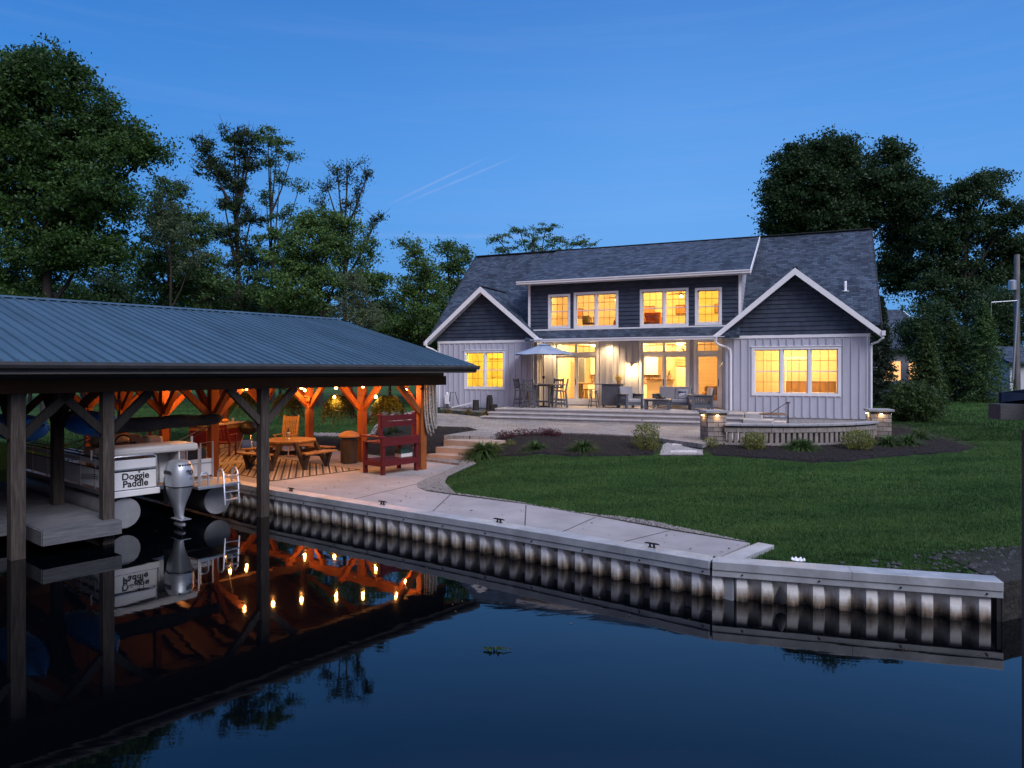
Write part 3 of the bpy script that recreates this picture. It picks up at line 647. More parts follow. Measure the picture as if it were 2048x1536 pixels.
# dormer walls
W1 = (-12.86, -12.02, 5.20, 6.54); W2 = (-11.65, -9.83, 5.17, 6.58); W3 = (-8.68, -6.84, 5.17, 6.58); W4 = (-6.37, -5.50, 5.20, 6.54)
m = MB(); wall_boxes(m, -13.9, -4.66, .06, .2, 5.0, 7.14, [W1, W2, W3, W4]); hs = [(h[0] - .1, h[1] + .1, h[2] - .1, h[3] + .1) for h in (W1, W2, W3, W4)]
courses(m, -13.9, -4.66, .058, 5.08, 7.14, hs)
m.slab([(-13.9, .201, 5.0), (-13.9, .201, 7.3), (-13.9, 4.6, 9.2)], .14, (1, 0, 0))
m.build('dormer_wall', m_lap, house)
m = MB(); m.slab([(-4.80, .201, 5.0), (-4.80, .201, 7.3), (-4.80, 4.6, 9.2)], .14, (1, 0, 0))
for k in range(11): m.slab([(-4.66, .2, 5.1 + k * .18), (-4.66, .2, 5.12 + k * .18), (-4.66, .2 + k * .4, 5.12 + k * .18), (-4.66, .2 + k * .4, 5.1 + k * .18)], .012, (1, 0, 0))
m.build('dormer_cheek', m_siding, house)
m = MB(); m.box(-13.93, -13.82, .02, .06, 5.1, 7.14); m.box(-4.74, -4.63, .02, .06, 5.1, 7.14); m.box(-13.9, -4.66, .02, .06, 5.02, 5.08)
m.box(-14.26, -4.28, -.40, .06, 7.10, 7.13); m.build('dormer_trim', m_white, house)
def kgutter(a0, a1, v, z_, name='gutter'):
    m = MB(); prof = [(0, 0), (0, .13), (-.13, .13), (-.13, .09), (-.10, .05), (-.10, 0)]
    n = len(prof); vs = [(a0, v + p[0], z_ + p[1]) for p in prof] + [(a1, v + p[0], z_ + p[1]) for p in prof]
    m.add(vs, [(i, (i + 1) % n, n + (i + 1) % n, n + i) for i in range(n)] + [tuple(range(n)), tuple(range(2 * n - 1, n - 1, -1))])
    return m.build(name, m_gutter, house)
kgutter(-14.3, -4.24, -.42, 7.10); kgutter(-13.4, -5.55, -.46, 4.49)
m = MB(); m.box(-13.66, -5.23, -.46, 1.3, 4.575, 4.598); m.build('porch_soffit', m_white, house)
for q in ((-5.66, -5.52, -.56, -.38, 4.46, 4.66), (-13.35, -13.1, -.56, -.38, 4.5, 4.66), (.40, .52, -.5, -.30, 4.52, 4.7), (-19.1, -18.98, -.5, -.3, 4.42, 4.6)): m = MB(); m.box(*q); m.build('gutter_end', m_gutter, house)
m = MB(); m.tube([(-5.58, -.5, 4.5), (-5.56, -.5, 4.34), (-5.46, -.42, 4.26), (-5.2, -.12, 4.18), (-5.06, -.07, 4.06), (-5.04, -.065, 3.85), (-5.04, -.065, 1.55)], .048, 10); m.build('downspout', m_gutter, house, True)
m = MB(); m.tube([(.44, -.42, 4.58), (.42, -.42, 4.42), (.3, -.25, 4.3), (.09, -.08, 4.22), (.07, -.06, 4.05), (.07, -.06, 1.45)], .045, 10); m.build('downspout', m_gutter, house, True)
m = MB(); m.tube([(-19.04, -.42, 4.5), (-19.0, -.42, 4.36), (-18.8, -.2, 4.25), (-18.66, -.04, 4.15), (-18.66, .05, 1.5)], .045, 10); m.build('downspout', m_gutter, house, True)
m = MB(); m.lathe([(.16, 0), (.16, .02), (.055, .05), (.055, .42), (.05, .43)], 14, (-.75, 1.72, 6.42)); m.build('vent_pipe', m_vent, house, True)
# windows
def muntins(m, a0, a1, z0, z1, v, nx, nz, w=.018):
    for i in range(1, nx): x = a0 + (a1 - a0) * i / nx; m.box(x - w / 2, x + w / 2, v, v + .012, z0, z1)
    for i in range(1, nz): zz = z0 + (z1 - z0) * i / nz; m.box(a0, a1, v - .001, v + .011, zz - w / 2, zz + w / 2)
m_mun = M('muntin_bars', (.07, .065, .06), .5, var=.05, bmp=0)
def window(h, v, units, name='window', trim=.105, cap=True):
    a0, a1, z0, z1 = h; m = MB(); t = trim
    m.box(a0 - t, a0, v - .035, v + .06, z0 - t, z1 + t); m.box(a1, a1 + t, v - .035, v + .06, z0 - t, z1 + t)
    m.box(a0, a1, v - .035, v + .06, z1, z1 + t); m.box(a0, a1, v - .035, v + .06, z0 - t, z0)
    if cap: m.box(a0 - t - .03, a1 + t + .03, v - .06, v + .04, z1 + t + .001, z1 + t + .035)
    uw = (a1 - a0) / units; mull = .10 if units > 1 else 0
    for i in range(1, units): x = a0 + uw * i; m.box(x - mull / 2, x + mull / 2, v - .02, v + .08, z0, z1)
    wn = m.build(name, m_white, house, bevel=.004)
    s_ = MB(); mu = MB(); gl = MB(); 
    for i in range(units):
        x0 = a0 + uw * i + (mull / 2 if i else 0); x1 = a0 + uw * (i + 1) - (mull / 2 if i < units - 1 else 0); zm = (z0 + z1) / 2; f = .045
        for (q0, q1, vv) in ((z0, zm + .02, v + .05), (zm - .02, z1, v + .075)):
            s_.box(x0, x0 + f, vv, vv + .03, q0, q1); s_.box(x1 - f, x1, vv, vv + .03, q0, q1); s_.box(x0 + f, x1 - f, vv, vv + .03, q0, q0 + f * .8); s_.box(x0 + f, x1 - f, vv, vv + .03, q1 - f * .8, q1)
            muntins(mu, x0 + f, x1 - f, q0 + f * .8, q1 - f * .8, vv + .004, 3, 2)
            gl.add([(x0 + f, vv + .02, q0), (x1 - f, vv + .02, q0), (x1 - f, vv + .02, q1), (x0 + f, vv + .02, q1)], [(0, 1, 2, 3)])
    s_.build('sash', m_white, wn); mu.build('muntins', m_mun, wn); gl.build('pane', m_glass, wn); return wn
window(HRW[0], 0, 3); window(HLW[0], 0, 2)
window(W1, .06, 1, cap=False); window(W2, .06, 2, cap=False); window(W3, .06, 2, cap=False); window(W4, .06, 1, cap=False)
def door(h, units, name):
    a0, a1, z0, z1 = h; v = 1.3; m = MB(); t = .115; zt = 3.90
    m.box(a0 - t, a0, v - .04, v + .06, z0 - .05, z1); m.box(a1, a1 + t, v - .04, v + .06, z0 - .05, z1)
    m.box(a0 - t, a1 + t, v - .041, v + .06, z1 - .01, z1 + .07); m.box(a0 - t - .05, a1 + t + .05, v - .09, v + .02, z1 + .045, z1 + .074)
    m.box(a0, a1, v - .03, v + .08, zt, zt + .14); m.box(a0, a1, v - .02, v + .09, z0, z0 + .17); m.box(a0, a1, v - .02, v + .08, z1 - .04, z1 - .011)
    fr = m.build(name, m_white, house, bevel=.004)
    gl = MB(); mu = MB(); uw = (a1 - a0) / units
    for i in range(units):
        x0 = a0 + uw * i; x1 = x0 + uw; vv = v + .03 + .035 * (i % 2 if units > 1 else 0); f = .085
        p = MB(); zb = z0 + .171; zq = zt - .001
        p.box(x0, x0 + f, vv, vv + .04, zb, zq); p.box(x1 - f, x1, vv, vv + .04, zb, zq); p.box(x0 + f, x1 - f, vv, vv + .04, zb, zb + f * 1.1); p.box(x0 + f, x1 - f, vv, vv + .04, zq - f, zq)
        dp = p.build('door_panel', m_white, fr)
        gl.add([(x0 + f, vv + .02, zb + f), (x1 - f, vv + .02, zb + f), (x1 - f, vv + .02, zq - f), (x0 + f, vv + .02, zq - f)], [(0, 1, 2, 3)])
        q = MB(); g0, g1 = x0 + .06, x1 - .06; zq0, zq1 = zt + .141, z1 - .041
        q.box(x0, g0, v + .02, v + .06, zq0, zq1); q.box(g1, x1, v + .02, v + .06, zq0, zq1); q.box(g0, g1, v + .02, v + .06, zq0, zq0 + .03); q.box(g0, g1, v + .02, v + .06, zq1 - .03, zq1)
        q.build('transom_frame', m_white, fr); muntins(mu, g0, g1, zq0 + .03, zq1 - .03, v + .03, 3, 1, .02)
        gl.add([(g0, v + .045, zq0), (g1, v + .045, zq0), (g1, v + .045, zq1), (g0, v + .045, zq1)], [(0, 1, 2, 3)])
    mu.build('muntins', m_mun, fr); gl.build('pane', m_glass, fr)
    k = MB(); xh = a0 + uw - .04 if units == 1 else a0 + uw - .03
    k.box(xh - .012, xh + .012, v - .0, v + .03, 2.55, 2.85); k.build('handle', m_black, fr)
door(D1, 2, 'sliding_door'); door(D2, 2, 'sliding_door'); door(D3, 1, 'glass_door')
# interior shells (real rooms, with plank-look walls)
m_pl = brickmat('painted_plank_wall', (.66, .52, .33), (.72, .58, .38), (.42, .32, .2), 30, .18, ('xy', 'z'), .004, .7, .3, .5, .04)
def room(a0, a1, v0, v1, z0, z1, nm='interior_room', mat=None):
    m = MB(); t = .05
    m.box(a0, a1, v1, v1 + t, z0, z1); m.box(a0 - t, a0, v0, v1 + t, z0, z1); m.box(a1, a1 + t, v0, v1 + t, z0, z1); m.box(a0 - t, a1 + t, v0, v1 + t, z1, z1 + t)
    r = m.build(nm, mat or m_cream, house); f = MB(); f.box(a0 - t, a1 + t, v0, v1 + t, z0 - t, z0); f.build('room_floor', m_wfloor, r); return r
R1 = room(-18.35, -13.78, .17, 3.6, 1.66, 4.35); R2 = room(-13.45, -5.45, 1.47, 6.5, 1.66, 4.5, mat=m_pl); R3 = room(-5.05, -.2, .17, 4.2, 1.66, 4.35, mat=m_pl)
R4 = room(-13.7, -4.9, .22, 4.2, 4.95, 7.05, mat=m_pl)
def plight(name, loc, energy, col, radius, frame=None, parent=None):
    d = bpy.data.lights.new(name, 'POINT'); d.energy = energy; d.color = col; d.shadow_soft_size = radius
    o = bpy.data.objects.new(name, d); COL.objects.link(o); o.location = loc
    if parent: o.parent = parent
    return o
WL = (1.0, .64, .26); WY = (1.0, .70, .08)
def ceil_lamp(a, v, z_, e, col=WL, drop=.12):
    m = MB(); m.lathe([(.02, 0), (.16, -.02), (.18, -.06), (.10, -.10), (.02, -.11)], 16, (a, v, z_)); m.build('ceiling_lamp', m_lampw, house, True)
    plight('lamp_light', (a, v, z_ - .3), e, col, .12, parent=house)
KE = 5.0
ceil_lamp(-16.1, 1.6, 4.34, 85 * KE, WY); ceil_lamp(-11.8, 3.4, 4.49, 130 * KE); ceil_lamp(-9.9, 4.6, 4.49, 90 * KE); ceil_lamp(-7.6, 3.0, 4.49, 120 * KE)
ceil_lamp(-2.6, 1.9, 4.34, 130 * KE, WL); ceil_lamp(-12.3, 1.6, 7.04, 60 * KE, WL); ceil_lamp(-8.9, 2.2, 7.04, 60 * KE, (1, .6, .18)); ceil_lamp(-6.0, 1.5, 7.04, 60 * KE, WY)
def iprop(name, label, cat, a, v, z_, boxes):
    o = thing(name, label, cat, HL(a, v, z_), HA)
    for nm, bx_, mt_ in boxes: m = MB(); m.box(*bx_); m.build(nm, mt_, o, bevel=.006)
m_doorin = M('interior_door_paint', (.50, .40, .26), .5, var=.03, bmp=0)
iprop('interior_door', 'panelled inner door seen through the middle pane of the triple window', 'door', -2.6, 4.15, 1.66, [('door_leaf', (-.42, .42, -.03, 0, 0, 2.05), m_doorin), ('casing', (-.54, -.43, -.05, 0, 0, 2.15), m_creamw), ('casing', (.43, .54, -.05, 0, 0, 2.15), m_creamw), ('casing', (-.54, .54, -.051, 0, 2.06, 2.18), m_creamw)])
iprop('wardrobe', 'tall pale wardrobe seen through the left pane of the triple window', 'wardrobe', -4.3, 3.7, 1.66, [('carcass', (-.5, .4, -.3, .3, 0, 2.1), m_doorin), ('door_gap', (-.06, -.04, -.305, -.3, .1, 2.0), m_brown)])
iprop('bedroom_window_blind', 'brown roller blind on the far wall behind the left wing window', 'blind', -16.9, 3.55, 2.9, [('blind', (-.5, .4, -.03, 0, 0, .9), m_doorin), ('rod', (-.6, .5, -.06, -.03, .9, .95), m_brown)])
iprop('tall_bookcase', 'brown bookcase on the far wall behind the right half of the left wing window', 'bookcase', -15.2, 3.4, 1.66, [('carcass', (-.35, .35, -.15, .15, 0, 1.5), m_brown), ('shelf', (-.3, .3, -.16, -.15, .7, .74), m_creamw)])
for a in (-12.9, -9.3, -7.7, -5.9): iprop('loft_picture', {-12.9: 'framed picture behind the single left upstairs window', -9.3: 'framed picture between the two fan lamps upstairs', -7.7: 'framed picture behind the right pair of upstairs windows', -5.9: 'framed picture behind the single right upstairs window'}[a], 'picture', a, 4.17, 5.9, [('frame', (-.3, .3, -.03, 0, 0, .45), m_brown), ('canvas', (-.26, .26, -.035, -.03, .04, .41), m_terra)])
# ceiling fans and chandelier upstairs
def fan(a, v, z_):
    f = thing('ceiling_fan', 'ceiling fan with lamp seen through the left pair of upstairs windows' if a < -9 else 'ceiling fan with lamp seen through the right pair of upstairs windows', 'ceiling fan', HL(a, v, z_), HA + .4)
    m = MB(); m.lathe([(.02, .3), (.02, .05), (.09, .04), (.10, -.04), (.03, -.05)], 14); m.build('motor_housing', m_black, f, True)
    for k in range(5):
        t = k * 2 * math.pi / 5; m = MB(); d = Vector((math.cos(t), math.sin(t), 0)); m.bar(d * .1, d * .62, .12, .012); m.build('blade', m_brown, f)
    m = MB(); m.lathe([(.03, -.05), (.09, -.10), (.07, -.15), (.01, -.17)], 14); m.build('lamp_globe', m_lampw, f, True)
fan(-10.2, 1.6, 6.55); fan(-7.3, 1.6, 6.6)
# porch lighting: two soffit cans lit, one barn sconce
for a, v in ((-13.2, .95), (-10.45, .95)):
    m = MB(); m.lathe([(.075, 0), (.075, -.012), (.06, -.014)], 18, (a, v, 4.574)); m.build('soffit_light', m_lampw, house, True)
    d = bpy.data.lights.new('soffit_spot', 'SPOT'); d.energy = 230; d.color = (1, .66, .32); d.spot_size = 2.5; d.spot_blend = .9; d.shadow_soft_size = .12
    o = bpy.data.objects.new('soffit_spot', d); COL.objects.link(o); o.parent = house; o.location = (a, v, 4.54)
def sconce(a, z_, lit, label):
    s_ = thing('barn_sconce', label, 'wall lamp', HL(a, 1.28, z_), HA)
    m = MB(); m.lathe([(.045, 0), (.045, -.02)], 14, (0, 0, .06), 'y'); m.tube([(0, -.01, .06), (0, -.1, .12), (0, -.2, .13), (0, -.24, .06)], .012, 8); m.build('arm', m_steel, s_, True)
    m = MB(); m.lathe([(.03, .06), (.05, .03), (.06, 0), (.14, -.07), (.135, -.075), (.05, -.01), (.02, 0)], 20, (0, -.24, 0)); m.build('lamp_shade', m_steel, s_, True)
    m = MB(); m.lathe([(.01, 0), (.035, -.03), (.035, -.07), (.01, -.09)], 12, (0, -.24, -.02)); m.build('bulb', m_lampw if lit else m_white, s_, True)
    if lit: plight('sconce_light', (0, -.26, -.2), 70, (1, .64, .26), .05, parent=s_)
sconce(-9.42, 3.46, True, 'lit barn sconce on the porch wall left of the middle glass door')
sconce(-5.48, 3.46, False, 'unlit barn sconce in the shadow right of the single glass door')
# interior things
def ith(name, label, cat, a, v, z_, r=0): return thing(name, label, cat, HL(a, v, z_), HA + r)
k = ith('kitchen_cabinets', 'white kitchen wall cabinets over a mosaic backsplash, seen through the left door', 'cabinet', -11.2, 6.4, 1.66)
m = MB()
for i in range(5):
    x = -1.6 + i * .72; m.box(x + .01, x + .70, -.35, 0, 1.35, 2.45)
m.build('upper_cabinet', m_creamw, k, bevel=.01)
m = MB(); m.box(-1.65, 2.05, -.03, .05, .92, 1.34); m.build('backsplash', m_tile, k)
m = MB(); m.box(-1.65, 2.05, -.62, -.02, 0, .88); m.build('base_cabinet', m_creamw, k)
m = MB(); m.box(-1.7, 2.1, -.66, -.01, .881, .92); m.build('countertop', m_brown, k)
m = MB(); m.box(.25, .85, -.42, -.36, 1.15, 1.55); m.build('range_hood', m_steel, k)
k = ith('kitchen_island', 'white kitchen island with dark counter behind the left glass door', 'kitchen island', -11.25, 4.0, 1.66)
m = MB(); m.box(-.1, .75, -.35, .35, 0, .88); m.box(-.08, .32, -.37, -.35, .08, .8); m.box(.34, .73, -.37, -.35, .08, .8); m.build('base', m_creamw, k, bevel=.008)
m = MB(); m.box(-1.6, .85, -.45, .45, .881, .93); m.build('countertop', m_brown, k, bevel=.01)
m = MB(); m.box(-1.5, -1.4, -.3, .3, 0, .88); m.build('leg', m_brown, k)
def stool(name, label, loc, rot, mat, h=.66, group=None, r=.17):
    s_ = thing(name, label, 'stool', loc, rot, group)
    m = MB(); m.lathe([(r * .9, h - .035), (r, h - .02), (r, h - .005), (r * .9, h)], 18); m.build('seat', mat, s_, True)
    for sx in (-1, 1):
        for sy in (-1, 1):
            m = MB(); m.bar((sx * r * .5, sy * r * .5, h - .03), (sx * r * .95, sy * r * .95, 0), .03); m.build('leg', mat, s_)
    m = MB(); q = r * .8; zz = h * .35
    for a, b in (((-q, -q), (q, -q)), ((q, -q), (q, q)), ((q, q), (-q, q)), ((-q, q), (-q, -q))): m.bar((*a, zz), (*b, zz), .022)
    m.build('rung', mat, s_); return s_
stool('kitchen_stool', 'brown wooden stool at the island behind the left glass door, nearest the door post', HL(-11.75, 3.0, 1.66), 0, m_brown)
stool('kitchen_stool', 'brown wooden stool at the island behind the left glass door, half under the counter', HL(-12.15, 3.25, 1.66), .4, m_brown)
k = ith('picture_frame', 'tall dark picture on the kitchen side wall behind the left door', 'picture', -12.75, 4.3, 2.6)
m = MB(); m.box(-.22, .22, 0, .03, 0, 1.3); m.build('frame', m_steel, k); m = MB(); m.box(-.18, .18, -.004, 0, .05, 1.25); m.build('picture', m_char, k)
k = ith('wall_shelf', 'orange wooden sign box hanging on the wall behind the middle door', 'wall sign', -7.55, 4.4, 3.45)
m = MB(); m.box(-.5, .5, -.12, 0, 0, .42); m.build('box', m_plank, k); m = MB(); m.box(-.47, .47, -.125, -.12, .13, .16); m.box(-.4, .3, -.125, -.12, .25, .30); m.build('lettering_band', m_brown, k)
m = MB(); m.box(-8.0, -7.05, 4.4, 4.44, 1.66, 4.4); m.build('partition', m_pl, house)
k = ith('half_wall_counter', 'half wall with a brown shelf and plant behind the middle door', 'counter', -8.55, 3.6, 1.66)
m = MB(); m.box(-.7, .55, -.06, .06, 0, 1.1); m.build('panel', m_cream, k); m = MB(); m.box(-.75, .58, -.2, .12, 1.101, 1.15); m.build('ledge', m_brown, k)
def sofa_in(name, label, a, v, w, mat, rot=0):
    s_ = ith(name, label, 'sofa', a, v, 1.66, rot)
    m = MB(); m.box(-w / 2, w / 2, -.4, .4, .1, .42); m.build('base', mat, s_, bevel=.04); m = MB(); m.box(-w / 2, w / 2, .2, .45, .4, .85); m.build('backrest', mat, s_, bevel=.05)
    for sx in (-1, 1): m = MB(); m.box(sx * w / 2 - .1, sx * w / 2 + .1, -.4, .4, .1, .6); m.build('armrest', mat, s_, bevel=.05)
    return s_
sofa_in('living_room_sofa', 'tan sofa inside behind the single glass door', -5.95, 3.3, 1.1, m_brown, .3)
sofa_in('loft_chair', 'orange-red armchair behind the right pair of upstairs windows', -8.5, 1.0, .7, m_orange).location.z = 4.95
k = ith('bed', 'low bed with cream cover behind the triple window', 'bed', -2.0, 2.2, 1.66)
m = MB(); m.box(-1.0, .9, -.8, 1.0, .25, .62); m.build('mattress', m_creamw, k, bevel=.06); m = MB(); m.box(-1.05, .95, 1.0, 1.08, 0, 1.1); m.build('headboard', m_brown, k)
k = ith('loft_bench', 'striped bench with yellow blanket behind the left pair of upstairs windows', 'bench', -11.2, .75, 4.95)
m = MB(); m.box(-.3, .3, -.2, .2, .35, .42); m.build('seat', m_brown, k)
for i in range(7): m = MB(); m.bar((-.27 + i * .09, .2, .4), (-.27 + i * .09, .22, .72), .02); m.build('spindle', m_black, k)
m = MB(); m.box(-.33, -.05, -.22, .24, .42, .74); m.build('blanket', l_yel, k, bevel=.03)
k = ith('desk_lamp', 'small orange-shaded lamp at the right of the left pair of upstairs windows', 'lamp', -9.98, .6, 4.95)
m = MB(); m.lathe([(.08, 0), (.02, .02), (.02, .32)], 12); m.build('stand', m_brown, k, True); m = MB(); m.lathe([(.13, .3), (.09, .5), (.085, .5)], 14); m.build('lamp_shade', m_orange, k, True)
k = ith('yellow_bouquet', 'vase of orange flowers above the middle door transom', 'flowers', -7.3, 2.2, 3.98)
def leafblob(name, mat, parent, n, c, r, size, seed, flat=.3):
    rr = np.random.default_rng(seed); d = rr.normal(size=(n, 3)); d /= np.linalg.norm(d, axis=1)[:, None]; p = d * (rr.random((n, 1)) ** .45) * np.array(r) + np.array(c)
    return leafquads(name, p, size, mat, parent, seed, flat)
def leafquads(name, p, size, mat, parent, seed, up=.3, asp=.55):
    rr = np.random.default_rng(seed); n = len(p); a = rr.normal(size=(n, 3)); a /= np.linalg.norm(a, axis=1)[:, None]; b = rr.normal(size=(n, 3)); b[:, 2] *= (1 - up)
    b = np.cross(a, b); b /= (np.linalg.norm(b, axis=1)[:, None] + 1e-9); s_ = (size * rr.uniform(.6, 1.3, (n, 1)))
    a = a * s_ * .5; b = b * s_ * .5 * asp
    v = np.stack([p - a, p + b * .9 - a * .1, p + a, p - b * .9 - a * .1], 1).reshape(-1, 3); return np_mesh(name, v, 4, mat, parent)
leafblob('flowers', m_orange, k, 60, (0, 0, .2), (.22, .15, .12), .09, 5)
m = MB(); m.lathe([(.05, 0), (.08, .06), (.05, .13)], 12); m.build('vase', m_terra, k, True)
m = MB(); m.box(-9, -7, 2.0, 2.3, 3.95, 3.979); m.build('plant_ledge', m_creamw, house)
k = ith('indoor_plant', 'leafy plant in a pale basket on the ledge behind the middle door', 'plant', -8.2, 3.55, 2.81)
m = MB(); m.lathe([(.09, 0), (.12, .12), (.1, .2)], 12); m.build('basket', m_tan, k, True)
def arching(name, mat, parent, n, L, w, seed, c=(0, 0, 0), rise=1.0, droop=1.0, segs=5, spread=1.0):
    """a clump of arching blades"""
    rr = np.random.default_rng(seed); th = rr.uniform(0, 6.28, n); l = L * rr.uniform(.6, 1.1, n); e = rr.uniform(.35, 1.25, n) * rise; out = []
    for i in range(segs):
        pts = []
        for t in (i / segs, (i + 1) / segs):
            r_ = l * t * np.cos(e) * spread; h = l * (t * np.sin(e) - droop * .55 * t * t * (1 + .3 * np.cos(e)))
            wd = w * (1 - t ** 1.6) + .001; x = c[0] + r_ * np.cos(th); y = c[1] + r_ * np.sin(th); pts.append((x - np.sin(th) * wd, y + np.cos(th) * wd, c[2] + h)); pts.append((x + np.sin(th) * wd, y - np.cos(th) * wd, c[2] + h))
        out.append(np.stack([np.stack(q, 1) for q in (pts[0], pts[1], pts[3], pts[2])], 1))
    return np_mesh(name, np.concatenate(out, 1).reshape(-1, 3), 4, mat, parent)
arching('leaves', l_spirea, k, 20, .4, .025, 9, (0, 0, .18), 1.3, .6)

# ---------------------------------------------------------------- porch deck and stone steps
deck = thing('stone_terrace', 'raised stone terrace with two long ledge steps in front of the porch', 'terrace', HR, HA)
ZD = 1.6
def stonerow(m, a0, a1, v0, v1, z0, z1, n):
    xs = [a0 + (a1 - a0) * i / n + (random.uniform(-.12, .12) if 0 < i < n else 0) for i in range(n + 1)]
    for i in range(n): m.box(xs[i] + .003, xs[i + 1] - .003, v0 + random.uniform(0, .012), v1, z0, z1 + random.uniform(-.003, .003))
m = MB(); stonerow(m, -14.6, -4.35, -2.215, -1.85, ZD - .06, ZD, 8); m.build('terrace_edge', m_stepstone, deck, bevel=.008)
m = MB(); m.box(-14.58, -4.37, -1.849, -.04, 1.2, ZD - .004); m.box(-13.64, -5.25, -.04, 1.3, 1.2, ZD - .004); m.build('terrace_top', m_concrete, deck)
m = MB(); m.box(-14.58, -4.37, -2.165, -1.86, 1.1, ZD - .061); m.build('riser', m_stepstone, deck)
m = MB(); stonerow(m, -14.75, -4.3, -2.53, -2.175, 1.1, 1.39, 7); stonerow(m, -14.78, -4.3, -2.575, -2.17, 1.391, 1.447, 6); m.build('step', m_stepstone, deck, bevel=.012)
m = MB(); stonerow(m, -14.9, -4.3, -2.91, -2.565, 1.08, 1.236, 7); stonerow(m, -14.93, -4.3, -2.955, -2.56, 1.237, 1.293, 6); m.build('step', m_stepstone, deck, bevel=.012)
m = MB(); m.box(-4.34, -3.75, -1.9, -.8, 1.1, 1.595); m.build('side_block', m_stepstone, deck, bevel=.012)
m = MB(); m.box(-4.3, -3.3, -3.0, -1.91, 1.1, 1.42); m.build('side_block', m_stepstone, deck, bevel=.012)
m = MB(); m.box(-3.74, -2.9, -1.85, -.9, 1.1, 1.30); m.build('side_block', m_stepstone, deck, bevel=.012)
# ---------------------------------------------------------------- pillars and fire-pit wall
def pillar(p, rot, z0, z1, w, label, capw):
    t = thing('stone_pillar', label, 'pillar', (p[0], p[1], z0), rot, 'stone pillars with under-cap lights'); h = z1 - z0; m = MB(); m.box(-w / 2, w / 2, -w / 2, w / 2, -.1, h - .13); m.build('block_shaft', m_block, t, bevel=.012)
    m = MB(); m.box(-w / 2 - .02, w / 2 + .02, -w / 2 - .02, w / 2 + .02, h - .13, h - .075); m.build('collar', m_dark, t)
    m = MB(); m.box(-capw / 2, capw / 2, -capw / 2, capw / 2, h - .075, h); m.build('cap', m_capst, t, bevel=.015)
    for k, (dx, dy) in enumerate(((0, -1), (-1, 0), (1, 0))):
        m = MB(); m.box(dx * (w / 2 + .035) - .03, dx * (w / 2 + .035) + .03, dy * (w / 2 + .035) - .03, dy * (w / 2 + .035) + .03, h - .155, h - .132); m.build('cap_light', m_lampw, t)
        plight('pillar_light', (dx * (w / 2 + .07), dy * (w / 2 + .07), h - .19), 1.9, (1, .60, .24), .015, parent=t)
pl1 = P(1426, 889, 1.0); pillar(pl1, .12, 1.0, 2.03, .58, 'tall stone block pillar with lit cap at the left end of the curved wall', .70)
pillar((11.62, 22.5), -.25, 1.05, 2.0, .60, 'stone block pillar with lit cap at the right end by the house corner', .74)
fw = thing('fire_pit_wall', 'low curved stone wall with upright slots around the fire pit', 'garden wall', WALLARC[0])
def arc_pts(pts, step):
    """even arclength samples (pos, tangent) along a Catmull-Rom through pts"""
    P_ = [pts[0] * 2 - pts[1]] + pts + [pts[-1] * 2 - pts[-2]]; dense = []
    for i in range(1, len(P_) - 2):
        for k in range(30):
            t = k / 30; a, b, c, d = P_[i - 1], P_[i], P_[i + 1], P_[i + 2]
            dense.append(.5 * ((2 * b) + (c - a) * t + (2 * a - 5 * b + 4 * c - d) * t * t + (3 * b - a - 3 * c + d) * t ** 3))
    dense.append(pts[-1]); L = [0]
    for i in range(1, len(dense)): L.append(L[-1] + (dense[i] - dense[i - 1]).length)
    out = []; n = max(1, round(L[-1] / step)); j = 0
    for k in range(n + 1):
        s_ = L[-1] * k / n
        while j < len(L) - 2 and L[j + 1] < s_: j += 1
        f = (s_ - L[j]) / max(1e-9, L[j + 1] - L[j]); out.append((dense[j].lerp(dense[j + 1], f), (dense[min(j + 1, len(dense) - 1)] - dense[j]).normalized()))
    return out
def sweep(m, path, y0, y1, z0, z1, org, gap=0.0):
    for (p, t), (q, u) in zip(path[:-1], path[1:]):
        n1 = Vector((-t.y, t.x, 0)); n2 = Vector((-u.y, u.x, 0)); p_ = p - org + t * gap; q_ = q - org - u * gap
        vs = [(p_ + n1 * y0), (q_ + n2 * y0), (q_ + n2 * y1), (p_ + n1 * y1)]
        m.add([(v.x, v.y, z0) for v in vs] + [(v.x, v.y, z1) for v in vs], [(0, 3, 2, 1), (4, 5, 6, 7), (0, 1, 5, 4), (1, 2, 6, 5), (2, 3, 7, 6), (3, 0, 4, 7)])
wp = arc_pts([Vector((v.x, v.y, 0)) for v in WALLARC], .165); og = WALLARC[0]
m = MB(); sweep(m, arc_pts(WALLARC, .33), -.13, .13, .9, 1.09, og, .003); m.build('base_course', m_blockp, fw, bevel=.008)
m = MB(); sweep(m, arc_pts(WALLARC, .33), -.13, .13, 1.40, 1.54, og, .003); m.build('top_course', m_blockp, fw, bevel=.008)
m = MB(); sweep(m, arc_pts(WALLARC, .5), -.10, .10, 1.541, 1.585, og); m.build('shadow_course', m_dark, fw)
m = MB(); sweep(m, arc_pts(WALLARC, .45), -.19, .19, 1.586, 1.65, og, .002); m.build('wall_cap', m_capst, fw, bevel=.012)
for i, (p, t) in enumerate(wp[1:-1]):
    m = MB(); R_ = Matrix.Translation(p - og) @ Matrix.Rotation(math.atan2(t.y, t.x), 4, 'Z'); w_ = random.uniform(.047, .056); m.box(-w_, w_, -.11, .11, 1.091, 1.399, R_); m.build('upright_block', m_blockp, fw, bevel=.006)
for i in (3, 9, 13): plight('slot_light', (wp[i * 2 % len(wp)][0] - og) + Vector((0, .35, 1.35)), 2.0, (1, .55, .2), .02, parent=fw)
